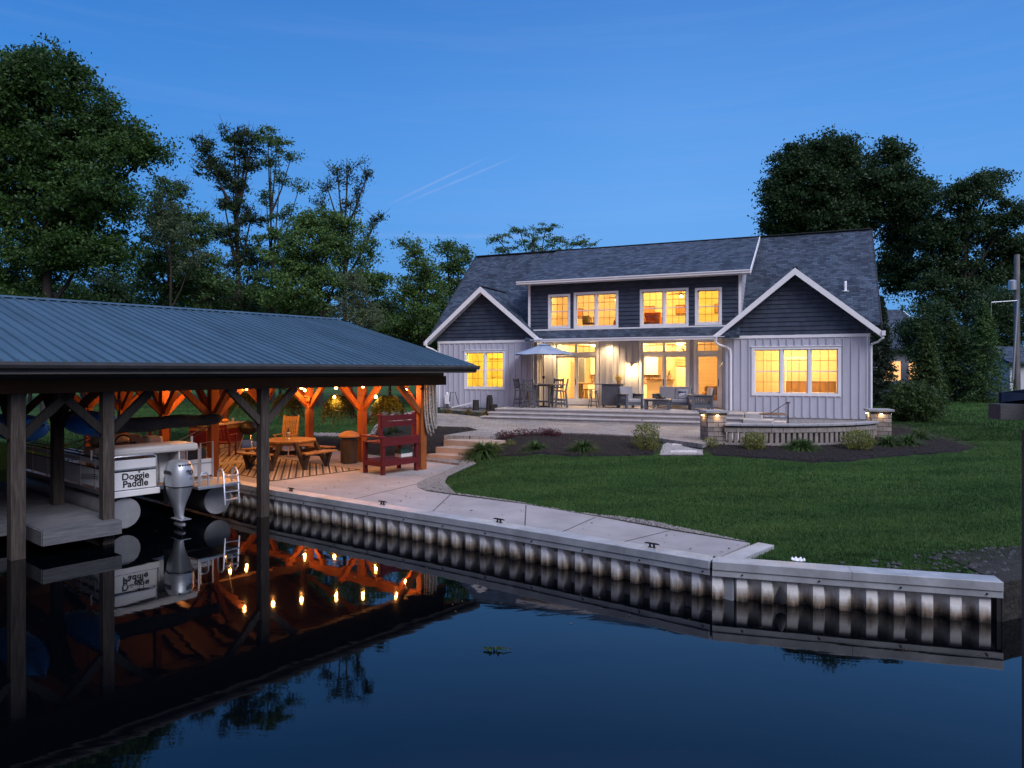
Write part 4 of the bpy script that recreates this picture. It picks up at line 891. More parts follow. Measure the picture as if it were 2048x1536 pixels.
# fire pit with swing grate
fpos = Vector((8.91, 24.2, 0)); fp = thing('fire_pit', 'round steel fire pit with a swinging round grate on a post', 'fire pit', (fpos.x, fpos.y, 1.137))
m = MB(); m.lathe([(.40, 0), (.40, .20), (.44, .20), (.44, .17), (.42, 0)], 28); m.build('ring', m_black, fp, True)
m = MB(); m.tube([(.50, 0, 0), (.50, 0, .98)], .022, 10); m.lathe([(.05, 0), (.05, .02)], 10, (.5, 0, .96)); m.build('post', m_black, fp, True)
m = MB(); m.tube([(.5 + .07 * math.cos(t), .07 * math.sin(t), 1.0) for t in np.linspace(0, 2 * math.pi, 16, False)], .012, 6, True); m.tube([(.46, 0, .98), (-.1, 0, .62)], .012, 6); m.build('swing_arm', m_black, fp, True)
m = MB(); R_ = .44; m.tube([(R_ * math.cos(t), R_ * math.sin(t), .60) for t in np.linspace(0, 2 * math.pi, 36, False)], .022, 8, True)
for i in range(-11, 12):
    x = i * .037; h_ = math.sqrt(max(0, R_ * R_ - x * x)); m.bar((x, -h_, .60), (x, h_, .60), .014)
m.build('grate', M('rusty_grate', (.20, .12, .07), .7), fp)
# ================================================================ SEA WALL
SW1 = [S(-4.5, 13), S(-4.5, 6), S(-4.5, 1.4), S(-4.48, -.2), Vector((-.56, 12.44, 0)), Vector((1.71, 10.75, 0)), Vector((2.78, 9.95, 0))]
SW2 = [Vector((2.80, 9.93, 0)), Vector((4.5, 9.42, 0)), Vector((6.18, 8.95, 0))]
def poly_samples(pts, step):
    out = []
    for i in range(len(pts) - 1):
        a, b = pts[i], pts[i + 1]; n = max(1, round((b - a).length / step)); d = (b - a).normalized()
        out += [(a.lerp(b, k / n), d) for k in range(n)]
    out.append((pts[-1], (pts[-1] - pts[-2]).normalized())); return out
def polymiter(pts):
    out = []
    for i, p in enumerate(pts):
        d = (pts[min(i + 1, len(pts) - 1)] - pts[max(i - 1, 0)]).normalized(); out.append((p, d))
    return out
def seawall(pts, label, period, wl, flip):
    t = thing('seawall', label, 'seawall', pts[0]); org = pts[0]
    # arclength param with corrugated offset
    L = [0]; 
    for i in range(1, len(pts)): L.append(L[-1] + (pts[i] - pts[i - 1]).length)
    def at(s_):
        for i in range(1, len(pts)):
            if s_ <= L[i] + 1e-6: f = (s_ - L[i - 1]) / (L[i] - L[i - 1]); d = (pts[i] - pts[i - 1]).normalized(); return pts[i - 1].lerp(pts[i], f), d
        return pts[-1], (pts[-1] - pts[-2]).normalized()
    vs = []; s_ = 0; pat = [(0.0, 0), (wl[0], 0), (wl[0] + wl[1], 1), (wl[0] + wl[1] + wl[2], 1)]
    while s_ < L[-1]:
        for q, o_ in pat:
            if s_ + q * period > L[-1]: break
            p, d = at(s_ + q * period); n = Vector((d.y, -d.x, 0)); c = p - org - n * (.02 + .14 * o_); vs += [(c.x, c.y, -1.2), (c.x, c.y, .44)]
        s_ += period
    n_ = len(vs) // 2; m = MB(); m.add(vs, [(2 * i, 2 * i + 2, 2 * i + 3, 2 * i + 1) for i in range(n_ - 1)]); m.build('sheet_piling', m_sheet, t)
    pm = polymiter(pts)
    m = MB(); sweep(m, pm, -.05, .26, .43, .55, org); m.build('wall_cap', m_capmetal, t, bevel=.008)
    m = MB(); sweep(m, pm, -.035, -.005, .345, .428, org); m.build('waler', m_capmetal, t)
    m = MB(); sweep(m, pm, .2, .24, -.2, .429, org); m.build('back_plate', m_dark, t)
    m = MB(); 
    k = .4
    while k < L[-1]:
        p, d = at(k); n = Vector((d.y, -d.x, 0)); c = p - org + n * .036; m.tube([(c.x, c.y, .388), (c.x + n.x * .014, c.y + n.y * .014, .388)], .013, 6); k += .98
    m.build('bolts', m_dark, t); return t
seawall(SW1, 'long corrugated sheet-pile seawall with metal cap along the concrete walkway', .325, (.34, .18, .30), False)
seawall(SW2, 'short pale corrugated seawall section at the right, in front of the dark lawn', .327, (.40, .14, .32), True)
t = thing('return_cap', 'short capped return wall at the right end of the walkway', 'seawall cap', (0, 0, 0))
m = MB(); a = Vector((2.9, 10.05, 0)); b = P(1503, 1084, .55) + Vector((.1, 0, 0)); b.z = 0; d = (b - a).normalized(); sweep(m, [(a, d), (b, d)], -.26, 0, .36, .548, Vector((0, 0, 0))); m.build('cap_board', m_capmetal, t, bevel=.008)
m = MB(); sweep(m, [(a, d), (b, d)], -.24, -.02, .0, .359, Vector((0, 0, 0))); m.build('wall_face', m_capmetal, t)
t = thing('wall_end_return', 'dark return wall running back from the right end of the seawall', 'seawall', (6.2, 8.98, 0)); m = MB(); m.slab([(0, .1, -1.2), (.9, 1.9, -1.2), (.9, 1.9, .36), (0, .1, .36)], .05, (1, -.4, 0)); m.build('return_panel', m_dark, t)
# cleats
cl0 = None
for i, ((px, py), lb) in enumerate((((582, 982), 'black dock cleat on the seawall cap nearest the pavilion post'), ((765, 1009), 'black dock cleat on the seawall cap, second from the pavilion'), ((998, 1045), 'black dock cleat on the seawall cap, third from the pavilion'), ((1304, 1095), 'black dock cleat on the seawall cap nearest the walkway end'))):
    p = P(px, py, .55); rot = math.atan2(10.75 - 12.44, 1.71 + .56) if i > 1 else (math.atan2(12.44 - S(-4.48, -.2).y, -.56 - S(-4.48, -.2).x))
    if cl0 is None:
        c = thing('dock_cleat', lb, 'cleat', p, rot, 'dock cleats on the seawall cap'); cl0 = c
        m = MB(); m.tube([(-.12, 0, .055), (-.08, 0, .062), (0, 0, .06), (.08, 0, .062), (.12, 0, .055)], [.008, .013, .015, .013, .008], 8); m.build('horn_bar', m_black, c, True)
        for sx in (-1, 1): m = MB(); m.bar((sx * .035, 0, 0), (sx * .03, 0, .055), .022, .026); m.build('leg', m_black, c)
        m = MB(); m.box(-.06, .06, -.022, .022, 0, .008); m.build('base_plate', m_black, c)
    else: dup(cl0, p, rot, lb, 'dock cleats on the seawall cap')
# ================================================================ BOATHOUSE PAVILION
pav = thing('boathouse_pavilion', 'timber boathouse pavilion with blue-grey ribbed metal roof over boat slip and patio', 'pavilion', PC, PA)
def zr(v): return 3.36 + (v + .8) * .2476
UL = -19.0; UR = 1.32; VR = 5.5; VB = 11.8
m = MB(); m.slab([(UL, -.8, zr(-.8)), (UR, -.8, zr(-.8)), (UR, VR, zr(VR)), (UL, VR, zr(VR))], .012)
u = UL + .05; sl = Vector((0, VR + .8, zr(VR) - zr(-.8))).normalized()
while u < UR:
    z_ = .001; m.add([(u - .030, -.8, zr(-.8) + z_), (u - .016, -.8, zr(-.8) + .036), (u + .016, -.8, zr(-.8) + .036), (u + .030, -.8, zr(-.8) + z_), (u - .030, VR, zr(VR) + z_), (u - .016, VR, zr(VR) + .036), (u + .016, VR, zr(VR) + .036), (u + .030, VR, zr(VR) + z_)],
                      [(0, 1, 5, 4), (1, 2, 6, 5), (2, 3, 7, 6), (0, 3, 2, 1)]); u += .229
m.build('roof_panel', m_metalroof, pav)
def zb2(v): return zr(VR) - (v - VR) * .2476
m = MB(); m.slab([(UL, VR, zr(VR)), (UR, VR, zr(VR)), (UR, VB, zb2(VB)), (UL, VB, zb2(VB))], .012); m.build('roof_panel', m_metalroof, pav)
m = MB(); m.slab([(UL, VR - .14, zr(VR - .14) + .042), (UR + .01, VR - .14, zr(VR - .14) + .042), (UR + .01, VR, zr(VR) + .055), (UL, VR, zr(VR) + .055)], .01); m.slab([(UL, VR, zr(VR) + .055), (UR + .01, VR, zr(VR) + .055), (UR + .01, VR + .14, zr(VR - .14) + .042), (UL, VR + .14, zr(VR - .14) + .042)], .01)
m.build('ridge_cap', m_metalroof, pav)
m = MB(); m.slab([(UL, -.76, zr(-.76) - .03), (UR - .04, -.76, zr(-.76) - .03), (UR - .04, VR, zr(VR) - .03), (UL, VR, zr(VR) - .03)], .03); m.slab([(UL, VR, zr(VR) - .03), (UR - .04, VR, zr(VR) - .03), (UR - .04, VB, zb2(VB) - .03), (UL, VB, zb2(VB) - .03)], .03)
m.build('ceiling_boards', m_ceil, pav)
m = MB(); m.box(UL, UR - .02, -.80, -.765, 3.15, 3.32); m.build('fascia', M('weathered_fascia', (.10, .088, .084), .7, var=.2, stretch=(.3, 1, 4)), pav)
m = MB(); prof = [(-.80, 3.24), (-.80, 3.345), (-.93, 3.345), (-.93, 3.30), (-.90, 3.25), (-.89, 3.24)]; n = len(prof)
m.add([(UL, *p) for p in prof] + [(UR + .03, *p) for p in prof], [(i, (i + 1) % n, n + (i + 1) % n, n + i) for i in range(n)] + [tuple(range(n)), tuple(range(2 * n - 1, n - 1, -1))]); m.build('gutter', m_fascia, pav)
m = MB(); m.slab([(UR - .01, -.8, zr(-.8) - .005), (UR - .01, VR, zr(VR) - .005), (UR - .01, VR, zr(VR) - .19), (UR - .01, -.8, zr(-.8) - .19)], .03, (1, 0, 0)); m.slab([(UR - .01, VR, zr(VR) - .005), (UR - .01, VB, zb2(VB) - .005), (UR - .01, VB, zb2(VB) - .19), (UR - .01, VR, zr(VR) - .19)], .03, (1, 0, 0))
m.build('barge_board', m_fascia, pav)
for i in range(17):
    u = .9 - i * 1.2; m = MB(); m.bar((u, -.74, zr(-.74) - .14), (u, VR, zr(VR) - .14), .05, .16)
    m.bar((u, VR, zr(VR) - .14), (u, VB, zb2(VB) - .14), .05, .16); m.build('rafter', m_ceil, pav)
# posts with Y braces
ZB = 2.81
m_bdark = wood('shaded_brace', (.014, .012, .011), 'z', .8, .6)  # near-black copy of the wood, shade of the roof painted into the left braces
def post(u, v, z0, mat, braces=('u-', 'u+', 'v+'), w=.2):
    m = MB(); m.box(u - w / 2, u + w / 2, v - w / 2, v + w / 2, z0, ZB); o = m.build('post', mat, pav, bevel=.008)
    for b in braces:
        ax, sg = b[0], (1 if b[1] == '+' else -1); d = Vector((sg, 0, 0)) if ax == 'u' else Vector((0, sg, 0)); c = Vector((u, v, 0)) + d * (w / 2 - .02)
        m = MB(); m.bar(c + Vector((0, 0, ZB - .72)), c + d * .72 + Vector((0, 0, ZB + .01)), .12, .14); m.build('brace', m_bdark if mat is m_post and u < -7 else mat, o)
    return o
rows = [0, 2.55, 5.2, 7.9, 10.5]
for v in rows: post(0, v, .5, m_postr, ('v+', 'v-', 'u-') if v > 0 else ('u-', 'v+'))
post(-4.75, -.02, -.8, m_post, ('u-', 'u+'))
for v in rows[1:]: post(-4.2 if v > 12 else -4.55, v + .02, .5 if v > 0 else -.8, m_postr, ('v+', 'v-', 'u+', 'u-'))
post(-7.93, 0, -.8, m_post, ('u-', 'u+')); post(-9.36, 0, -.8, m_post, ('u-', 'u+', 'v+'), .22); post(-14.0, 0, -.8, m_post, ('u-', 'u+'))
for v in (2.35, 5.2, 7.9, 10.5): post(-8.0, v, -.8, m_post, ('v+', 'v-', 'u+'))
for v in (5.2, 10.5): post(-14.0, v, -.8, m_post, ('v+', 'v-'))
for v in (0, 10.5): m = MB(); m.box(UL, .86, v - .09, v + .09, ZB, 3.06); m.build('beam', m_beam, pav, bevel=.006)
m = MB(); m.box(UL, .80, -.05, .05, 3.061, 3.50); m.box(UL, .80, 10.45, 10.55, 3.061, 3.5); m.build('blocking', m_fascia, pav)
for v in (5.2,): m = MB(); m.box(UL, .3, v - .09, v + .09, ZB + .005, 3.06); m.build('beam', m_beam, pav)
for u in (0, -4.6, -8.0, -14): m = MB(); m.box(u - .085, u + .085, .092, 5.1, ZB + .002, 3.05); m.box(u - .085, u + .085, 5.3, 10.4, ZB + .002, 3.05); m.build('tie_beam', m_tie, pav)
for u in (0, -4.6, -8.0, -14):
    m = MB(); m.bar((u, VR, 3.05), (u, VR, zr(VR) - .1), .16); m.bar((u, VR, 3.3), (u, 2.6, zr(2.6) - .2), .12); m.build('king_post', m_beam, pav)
m = MB(); m.box(UL, -8.3, 10.62, 10.68, .2, 3.3); m.box(-19, -18.9, -.5, 10.6, .0, 3.3); m.build('added_back_wall', m_fascia, pav)  # walls added to darken the view behind the boat slip
# dock finger
dk = thing('finger_dock', 'weathered plank finger dock at the left of the boat slip', 'dock', S(-8.435, -.28), PA)
m = MB(); yy = 0.0
while yy < 8: m.box(-.60 + random.uniform(0, .01), .60, yy, yy + .130, .412, .45); yy += .142
m.build('deck_boards', m_dock, dk, bevel=.004)
m = MB(); m.box(-.63, .64, -.045, -.002, .20, .448); m.box(.605, .64, -.001, 8, .2, .445); m.box(-.64, -.605, -.001, 8, .2, .445); m.build('rim_joist', m_dock, dk)
m = MB(); m.box(-.35, -.2, .4, 8, .2, .41); m.build('joist', m_dock, dk)
m = MB(); m.box(-6.5, -.65, 1.4, 1.44, .2, .44); yy = -.65
while yy > -6.5: m.box(yy - .136, yy, 1.445, 8, .412, .45); yy -= .142
m.build('side_platform', m_dock, dk)
# string lights
def catenary(a, b, sag, n=24):
    return [a.lerp(b, i / n) - Vector((0, 0, sag * 4 * (i / n) * (1 - i / n))) for i in range(n + 1)]
sl_ = thing('string_lights', 'string of glowing orange bulbs hung between the pavilion beams', 'string lights', PC, PA)
wires = [((-.15, .25, 2.80), (-.45, 5.0, 2.72), .28, (.05, .28, .68, .95)), ((-.5, .2, 2.98), (-3.9, 2.6, 2.98), .14, (.05, .24, .43, .62, .8, .97)), ((-.45, 5.2, 2.95), (-4.5, 5.3, 2.95), .2, (.3, .42, .54)), ((-.4, 7.9, 2.95), (-4.4, 8.0, 2.95), .2, (.3, .75)), ((-4.5, 2.6, 2.95), (-4.3, 5.2, 2.9), .2, (.75,)), ((-3.9, 2.6, 2.98), (-.3, 10.3, 2.9), .2, (.6,))]
for a, b, sg, ts in wires:
    pts = catenary(Vector(a), Vector(b), sg); m = MB(); m.tube(pts, .006, 5); m.build('wire', m_black, sl_)
    for t in ts:
        p = pts[round(t * 24)]; m = MB(); m.lathe([(.012, 0), (.014, -.03)], 8, p); m.build('socket', m_black, sl_)
        m = MB(); m.lathe([(.012, -.03), (.036, -.06), (.042, -.088), (.026, -.118), (.004, -.12)], 12, p); m.build('bulb', m_glasslamp, sl_, True)
        plight('bulb_light', (p.x, p.y, p.z - .16), 46.0, (1, .37, .085), .03, parent=sl_)
# hanging ferns
def fern(u, v, z_, label, seed):
    f = thing('hanging_fern', label, 'hanging plant', S(u, v, z_), PA, 'ferns hanging under the pavilion beam')
    m = MB(); m.lathe([(.05, -.16), (.13, -.12), (.16, 0), (.15, .01)], 16); m.build('basket', m_dark, f, True)
    m = MB()
    for k in range(3): t = k * 2.094; m.tube([(.14 * math.cos(t), .14 * math.sin(t), 0), (0, 0, .36)], .004, 4)
    m.tube([(0, 0, .36), (0, 0, ZB - z_)], .005, 4); m.build('hanger', m_black, f)
    rr = np.random.default_rng(seed); n = 170; th = rr.uniform(0, 6.28, n); L = rr.uniform(.38, .66, n); e = rr.uniform(-.1, 1.0, n); P_ = []
    for t in np.linspace(.1, 1, 16):
        r_ = L * t * np.cos(e * .8); h = .02 + L * (t * np.sin(e) - 1.25 * t * t); w_ = .07 * (1 - t * .7)
        for sd_ in (-1, 0, 1): P_.append(np.stack([r_ * np.cos(th) - np.sin(th) * w_ * sd_, r_ * np.sin(th) + np.cos(th) * w_ * sd_, h + rr.normal(0, .01, n)], 1))
    leafquads('fronds', np.concatenate(P_), .075, l_fern, f, seed, 0, .38); return f
fern(0, 1.35, 2.38, 'hanging fern above the red bench, beside the rope post', 1)
fern(0, 3.7, 2.34, 'hanging fern between the two cedar posts behind the trash bin', 2)
fern(-.05, 6.4, 2.34, 'hanging fern above the rocking chair', 3); fern(0, 9.1, 2.32, 'hanging fern farthest back, near the grill bar', 4)
fern(-8.2, 10.2, 2.62, 'small hanging plant over the far side of the boat slip', 6)
# rope coil on the front corner post
rp = thing('rope_coil', 'thick worn white rope hung in long loops on the corner post', 'rope', S(.06, -.15, 0), PA)
m = MB(); rr = random.Random(3)
for k in range(7):
    x = -.13 + k * .045; zb_ = 1.34 + rr.uniform(0, .30) + (.0 if k in (5, 7) else .1); w_ = rr.uniform(.10, .17); y_ = -.02 - .055 * (k % 3); pts = []
    for i in range(29):
        t = i / 28 * math.pi; s_ = math.sin(t); pts.append((x * .75 + .06 - w_ * math.cos(t) * (.25 + .75 * s_) + .07 * s_, y_ + .03 * math.cos(3 * t), 2.82 - (2.82 - zb_) * s_ ** .55))
    m.tube(pts, .025, 7)
m.build('rope_loops', m_rope, rp, True); m = MB(); m.tube([(-.25, .02, 2.72), (.3, .02, 2.74)], .02, 8); m.build('peg', m_black, rp)
# little boards on posts
bd = thing('wooden_bird_feeder', 'small pale wooden board box fixed high on the middle cedar post', 'wall box', S(-.13, 5.14, 2.25), PA)
m = MB(); m.box(-.05, 0, -.16, .16, 0, .15); m.box(-.13, -.04, -.18, .18, .15, .17); m.build('box', m_plank, bd)
bd = thing('extension_cord', 'pale cord looped on the middle cedar post under the board box', 'cord', S(-.115, 5.15, 0), PA)
m = MB(); m.tube([(-.012, .05 * math.sin(t), 2.0 + .17 * math.cos(t)) for t in np.linspace(0, 6.28, 20, False)], .007, 6, True); m.tube([(-.012, 0, 1.83), (-.012, .01, 1.5)], .007, 6); m.build('cord_loop', m_tan, bd)
# ================================================================ PONTOON BOAT
boat = thing('pontoon_boat', 'white pontoon boat on the lift with folded black bimini and silver outboard motor', 'boat', S(-6.38, .72), PA)
for x, y0 in ((-.95, .0), (.95, -.05)):
    m = MB(); m.lathe([(.02, y0 - .0), (.30, y0 + .001), (.302, y0 + .03), (.302, 5.4), (.24, 5.9), (.08, 6.5)], 28, (x, 0, .37), 'y'); m.build('pontoon', m_alud, boat, True)
m = MB(); m.box(-1.2, 1.22, .3, 6.3, .70, .79); m.box(-1.21, -.32, -.08, .3, .70, .79); m.build('deck_frame', m_alu, boat, bevel=.006)
m = MB()
for y in (1, 2.2, 3.4, 4.6): m.box(-1.1, 1.1, y, y + .1, .62, .70)
m.build('cross_beam', m_dark, boat)
def bpanel(x0, x1, y0, y1, z0, z1, nm='fence_panel'):
    m = MB(); m.box(x0, x1, y0, y1, z0, z1); o = m.build(nm, m_boat, boat, bevel=.006); return o
bpanel(-1.20, -1.17, .02, 6.1, .84, 1.22); bpanel(-1.195, -1.175, .02, 6.1, 1.30, 1.40, 'upper_panel'); bpanel(1.17, 1.20, 1.1, 6.1, .84, 1.3)
pn = bpanel(-1.18, -.36, -.055, -.03, .84, 1.19); bpanel(-1.18, -.36, -.05, -.032, 1.25, 1.43, 'upper_panel')
bpanel(-.30, .48, .45, .48, .82, 1.5, 'motor_well'); bpanel(.12, .15, -.0, .45, .82, 1.5, 'motor_well_side')
m = MB()
rail = [(-1.2, 6.1, 1.5), (-1.2, .03, 1.5), (-1.17, -.02, 1.5)]
m.tube(rail, .018, 8); m.tube([(-1.19, -.045, .82), (-1.19, -.045, 1.46), (-1.15, -.045, 1.5), (-.42, -.045, 1.5), (-.36, -.045, 1.46), (-.355, -.045, .82)], .018, 8)
for z_ in (.82, 1.22, 1.235): m.bar((-1.19, -.047, z_), (-.35, -.047, z_), .03, .03)
for y in (.02, .8, 1.6, 2.6, 3.6, 4.6, 5.6): m.bar((-1.2, y, .8), (-1.2, y, 1.5), .03)
m.tube([(.56, .02, .8), (.56, .02, 1.52)], .02, 8); m.tube([(-.1, .42, 1.5), (-.1, .42, .85)], .018, 8)
m.build('rail', m_alu, boat, True)
m = MB(); m.bar((-1.222, .05, 1.235), (-1.222, 6.0, 1.235), .008, .022); m.bar((-1.222, .05, 1.44), (-1.222, 6.0, 1.44), .008, .03); m.bar((-1.17, -.066, 1.215), (-.38, -.066, 1.215), .008, .014); m.build('pinstripe', m_black, boat)
# swoosh on the side panel
m = MB()
for k in range(3): m.tube([(-1.225, .6 + t * .9, 1.10 - .04 * k - .07 * t * t) for t in np.linspace(0, 1, 8)], .006, 5)
m.build('side_graphic', m_black, boat)
m = MB(); m.box(-1.21, -.3, -.09, .04, .70, .82); m.build('stern_skirt', m_boat, boat, bevel=.01)
m = MB(); m.box(-1.16, .54, -.02, .8, 1.50, 1.66); m.build('sun_pad', m_vinyl, boat, bevel=.05)
m = MB(); m.box(-1.10, -.2, .8, 1.25, 1.2, 1.58); m.build('bench_cushion', m_vinyl, boat, bevel=.05)
m = MB(); m.box(-.9, -.1, 1.7, 2.2, .8, 1.55); m.lathe([(.3, 0), (.36, .1), (.3, .24)], 16, (-.5, 1.95, 1.55), sx=1.2, sy=.6); m.build('helm_console', m_tan, boat, bevel=.04)
m = MB(); m.tube([(-.35 + .17 * math.cos(t), 1.60, 1.62 + .17 * math.sin(t)) for t in np.linspace(0, 6.28, 20, False)], .018, 8, True); m.bar((-.5, 1.6, 1.62), (-.2, 1.6, 1.62), .02); m.build('steering_wheel', m_black, boat, True)
m = MB(); m.lathe([(.01, 0), (.09, 0), (.09, .01)], 12, (-.75, 1.68, 1.6), 'y'); m.lathe([(.01, 0), (.07, 0), (.07, .01)], 12, (-.1, 1.68, 1.56), 'y'); m.build('gauge', m_black, boat)
m = MB(); m.box(.1, .5, 1.5, 1.9, 1.2, 1.72); m.build('captain_seat', m_vinyl, boat, bevel=.08)
m = MB(); m.box(-.3, .5, 2.6, 3.1, .8, 1.7); m.build('bow_seat', m_tan, boat, bevel=.08)
bpanel(.60, 1.18, .62, .645, .84, 1.22); m = MB(); m.tube([(.58, .6, .8), (.58, .6, 1.45), (.62, .6, 1.5), (.80, .6, 1.5), (.85, .6, 1.45), (.85, .6, .8)], .02, 8); m.tube([(.88, .58, .8), (.88, .58, 1.58), (1.16, .58, 1.6), (1.17, .58, .8)], .02, 8); m.bar((.6, .615, 1.13), (1.17, .615, 1.13), .02, .016); m.build('gate_rail', m_alu, boat, True)
m = MB(); m.box(.62, 1.15, .8, 1.5, 1.15, 1.45); m.build('dark_seat', m_dark, boat, bevel=.05)
m = MB(); m.box(.30, 1.24, -.5, .3, .72, .78); m.build('swim_platform', m_alu, boat, bevel=.006); m = MB(); m.box(.33, 1.21, -.47, .29, .781, .786); m.build('platform_mat', m_tan, boat)
m = MB()
for x in (.82, 1.14): m.tube([(x, -.30, .80), (x, -.32, 1.04), (x, -.38, 1.10), (x, -.46, 1.10), (x, -.55, 1.02), (x, -.62, .35)], .02, 8)
for z_ in (.45, .62, .80, .96): m.bar((.82, -.60 + (z_ - .45) * .06, z_), (1.14, -.60 + (z_ - .45) * .06, z_), .05, .025)
m.tube([(.36, -.44, .79), (.36, -.44, 1.0), (.40, -.44, 1.06), (.5, -.44, 1.06), (.54, -.44, 1.0), (.54, -.44, .79)], .018, 8)
m.build('ladder', m_steel, boat, True)
m = MB(); n = 26; pts = []; rad = []
for i in range(n + 1):
    t = i / n; pts.append((-1.22 + 2.5 * t, .36 + .02 * math.sin(9 * t), 2.08 + .05 * t + .012 * math.sin(14 * t))); rad.append((.175 - .06 * t) * (1 if 0 < i < n else .4) * (1 + .05 * math.sin(23 * t)))
m.tube(pts, rad, 14); m.build('folded_bimini', m_cover, boat, True)
m = MB(); m.tube([(-1.18, 1.9, 1.5), (-1.18, .4, 2.05)], .014, 6); m.tube([(1.2, 1.9, 1.5), (1.2, .4, 2.1)], .014, 6); m.tube([(-1.19, .1, 1.5), (-1.19, .38, 2.02)], .014, 6); m.tube([(.2, .9, 1.5), (1.2, .5, 2.05)], .012, 6); m.tube([(-1.1, 3.0, 1.5), (-1.1, .5, 1.98)], .012, 6); m.build('bimini_frame', m_tan, boat)
m = MB(); m.box(-1.245, -1.215, .9, .94, 1.38, 1.58); m.box(.66, .70, .56, .6, 1.5, 1.76); m.build('fender_tag', m_white, boat)
# lettering
Mx = Matrix.Translation((-.77, -.060, 1.05)) @ Matrix.Rotation(math.pi / 2, 4, 'X')
text_mesh('lettering', 'Doggie', .185, m_black, boat, Matrix.Translation((0, 0, .045)) @ Mx, .002, bold=.004)
text_mesh('lettering', 'Paddle', .185, m_black, boat, Matrix.Translation((0, 0, -.105)) @ Mx, .002, bold=.004)
m = MB()
for dx, dz, r_ in ((0, 0, .017), (-.022, .024, .008), (-.008, .032, .008), (.008, .032, .008), (.022, .024, .008)): m.lathe([(.001, 0), (r_, .0), (r_, .003)], 8, (-.70 + dx, -.062, 1.170 + dz), 'y')
m.build('paw_mark', m_black, boat)
# outboard motor
mo = MB(); cx, cy = -.08, -.46
def oval(m, levels, n=26):
    vs = []; fs = []
    for (x, y, z_, rx, ry) in levels:
        for k in range(n):
            t = 2 * math.pi * k / n; c_, s_ = math.cos(t), math.sin(t); vs.append((x + rx * abs(c_) ** .75 * (1 if c_ > 0 else -1), y + ry * abs(s_) ** .75 * (1 if s_ > 0 else -1), z_))
    for i in range(len(levels) - 1):
        for k in range(n): fs.append((i * n + k, i * n + (k + 1) % n, (i + 1) * n + (k + 1) % n, (i + 1) * n + k))
    fs += [tuple(range(n - 1, -1, -1)), tuple((len(levels) - 1) * n + k for k in range(n))]; m.add(vs, fs)
oval(mo, [(cx, cy, .86, .235, .30), (cx, cy, 1.0, .25, .315), (cx, cy, 1.2, .24, .30), (cx, cy + .01, 1.30, .20, .27), (cx, cy + .02, 1.355, .17, .235), (cx, cy + .02, 1.38, .12, .18), (cx, cy + .02, 1.385, .02, .04)])
mot = mo.build('outboard_motor', m_motor, boat, True)
m = MB(); oval(m, [(cx, cy, .855, .236, .301), (cx, cy, .868, .247, .312), (cx, cy, .874, .236, .301)]); m.build('cowl_seam', m_dark, mot, True)
m = MB()
for k in range(5): m.box(cx - .125 + .052 * k, cx - .09 + .052 * k, cy - .272, cy - .2, 1.285, 1.315)
m.build('vent_slots', m_dark, mot)
m = MB(); oval(m, [(cx, cy, .853, .225, .29), (cx, cy + .02, .70, .19, .25), (cx, cy + .03, .55, .14, .19), (cx, cy + .03, .40, .09, .15), (cx, cy + .02, .26, .06, .15), (cx, cy - .02, .21, .05, .20)]); m.build('midsection', m_motor, mot, True)
m = MB(); m.box(cx - .11, cx + .11, cy - .28, cy + .14, .19, .205); m.lathe([(.02, cy - .22), (.06, cy - .16), (.065, cy + .1), (.02, cy + .2)], 14, (cx, 0, .08), 'y'); m.box(cx - .008, cx + .008, cy - .12, cy + .1, -.12, .19); m.build('lower_unit', m_motor, mot, True)
m = MB(); m.box(cx - .12, cx + .12, cy + .2, .0, .45, 1.0); m.build('transom_bracket', m_dark, mot, bevel=.02)
Rr = Matrix.Rotation(math.pi / 2, 4, 'X')
text_mesh('lettering', '90', .135, m_dark, mot, Matrix.Translation((cx + .055, cy - .325, 1.15)) @ Matrix.Rotation(.06, 4, 'Z') @ Rr, .004, bold=.004)
text_mesh('lettering', 'HONDA', .088, m_dark, mot, Matrix.Translation((cx - .249, cy - .02, 1.15)) @ Matrix.Rotation(-math.pi / 2, 4, 'Z') @ Rr, .004, bold=.006, space=1.0)
m = MB(); m.tube([(cx + .10 + .03 * math.cos(t), cy - .318, 1.03 + .018 * math.sin(t)) for t in np.linspace(0, 6.28, 14, False)], .003, 5, True); m.build('oval_mark', m_dark, mot)
# kayaks hanging in the slip
def kayak(u, v, z_, rot, L, label):
    k = thing('kayak', label, 'kayak', S(u, v, z_), PA + rot, 'blue kayaks hung from the rafters'); lv = []; n = 18; m = MB(); vs = []; N = 16
    for i in range(n + 1):
        t = -1 + 2 * i / n; w_ = .36 * (1 - abs(t) ** 2.4) + .004; h = .25 * (1 - abs(t) ** 3) + .01; zc = .12 * abs(t) ** 3
        for q in range(N): a = 2 * math.pi * q / N; vs.append((t * L / 2, w_ * math.cos(a), zc + h * math.sin(a)))
    fs = [(i * N + q, i * N + (q + 1) % N, (i + 1) * N + (q + 1) % N, (i + 1) * N + q) for i in range(n) for q in range(N)]
    m.add(vs, fs); m.build('hull', m_kayak, k, True)
    m = MB(); m.tube([(.32 * math.cos(t) * 1.4, .2 * math.sin(t), .17) for t in np.linspace(0, 6.28, 20, False)], .02, 8, True); m.build('cockpit_rim', m_dark, k)
    for x in (-L * .28, L * .28): m = MB(); m.tube([(x, -.3, 0), (x, 0, -.26), (x, .3, 0), (x, .3, 3.0 - z_)], .01, 5); m.build('sling', m_black, k)
kayak(-7.55, 1.9, 2.12, math.pi / 2 - .03, 3.0, 'dark blue kayak hung from the rafters between the two front posts')
kayak(-8.86, 1.75, 2.12, math.pi / 2, 3.0, 'light blue kayak hung behind the leftmost post, bow showing')
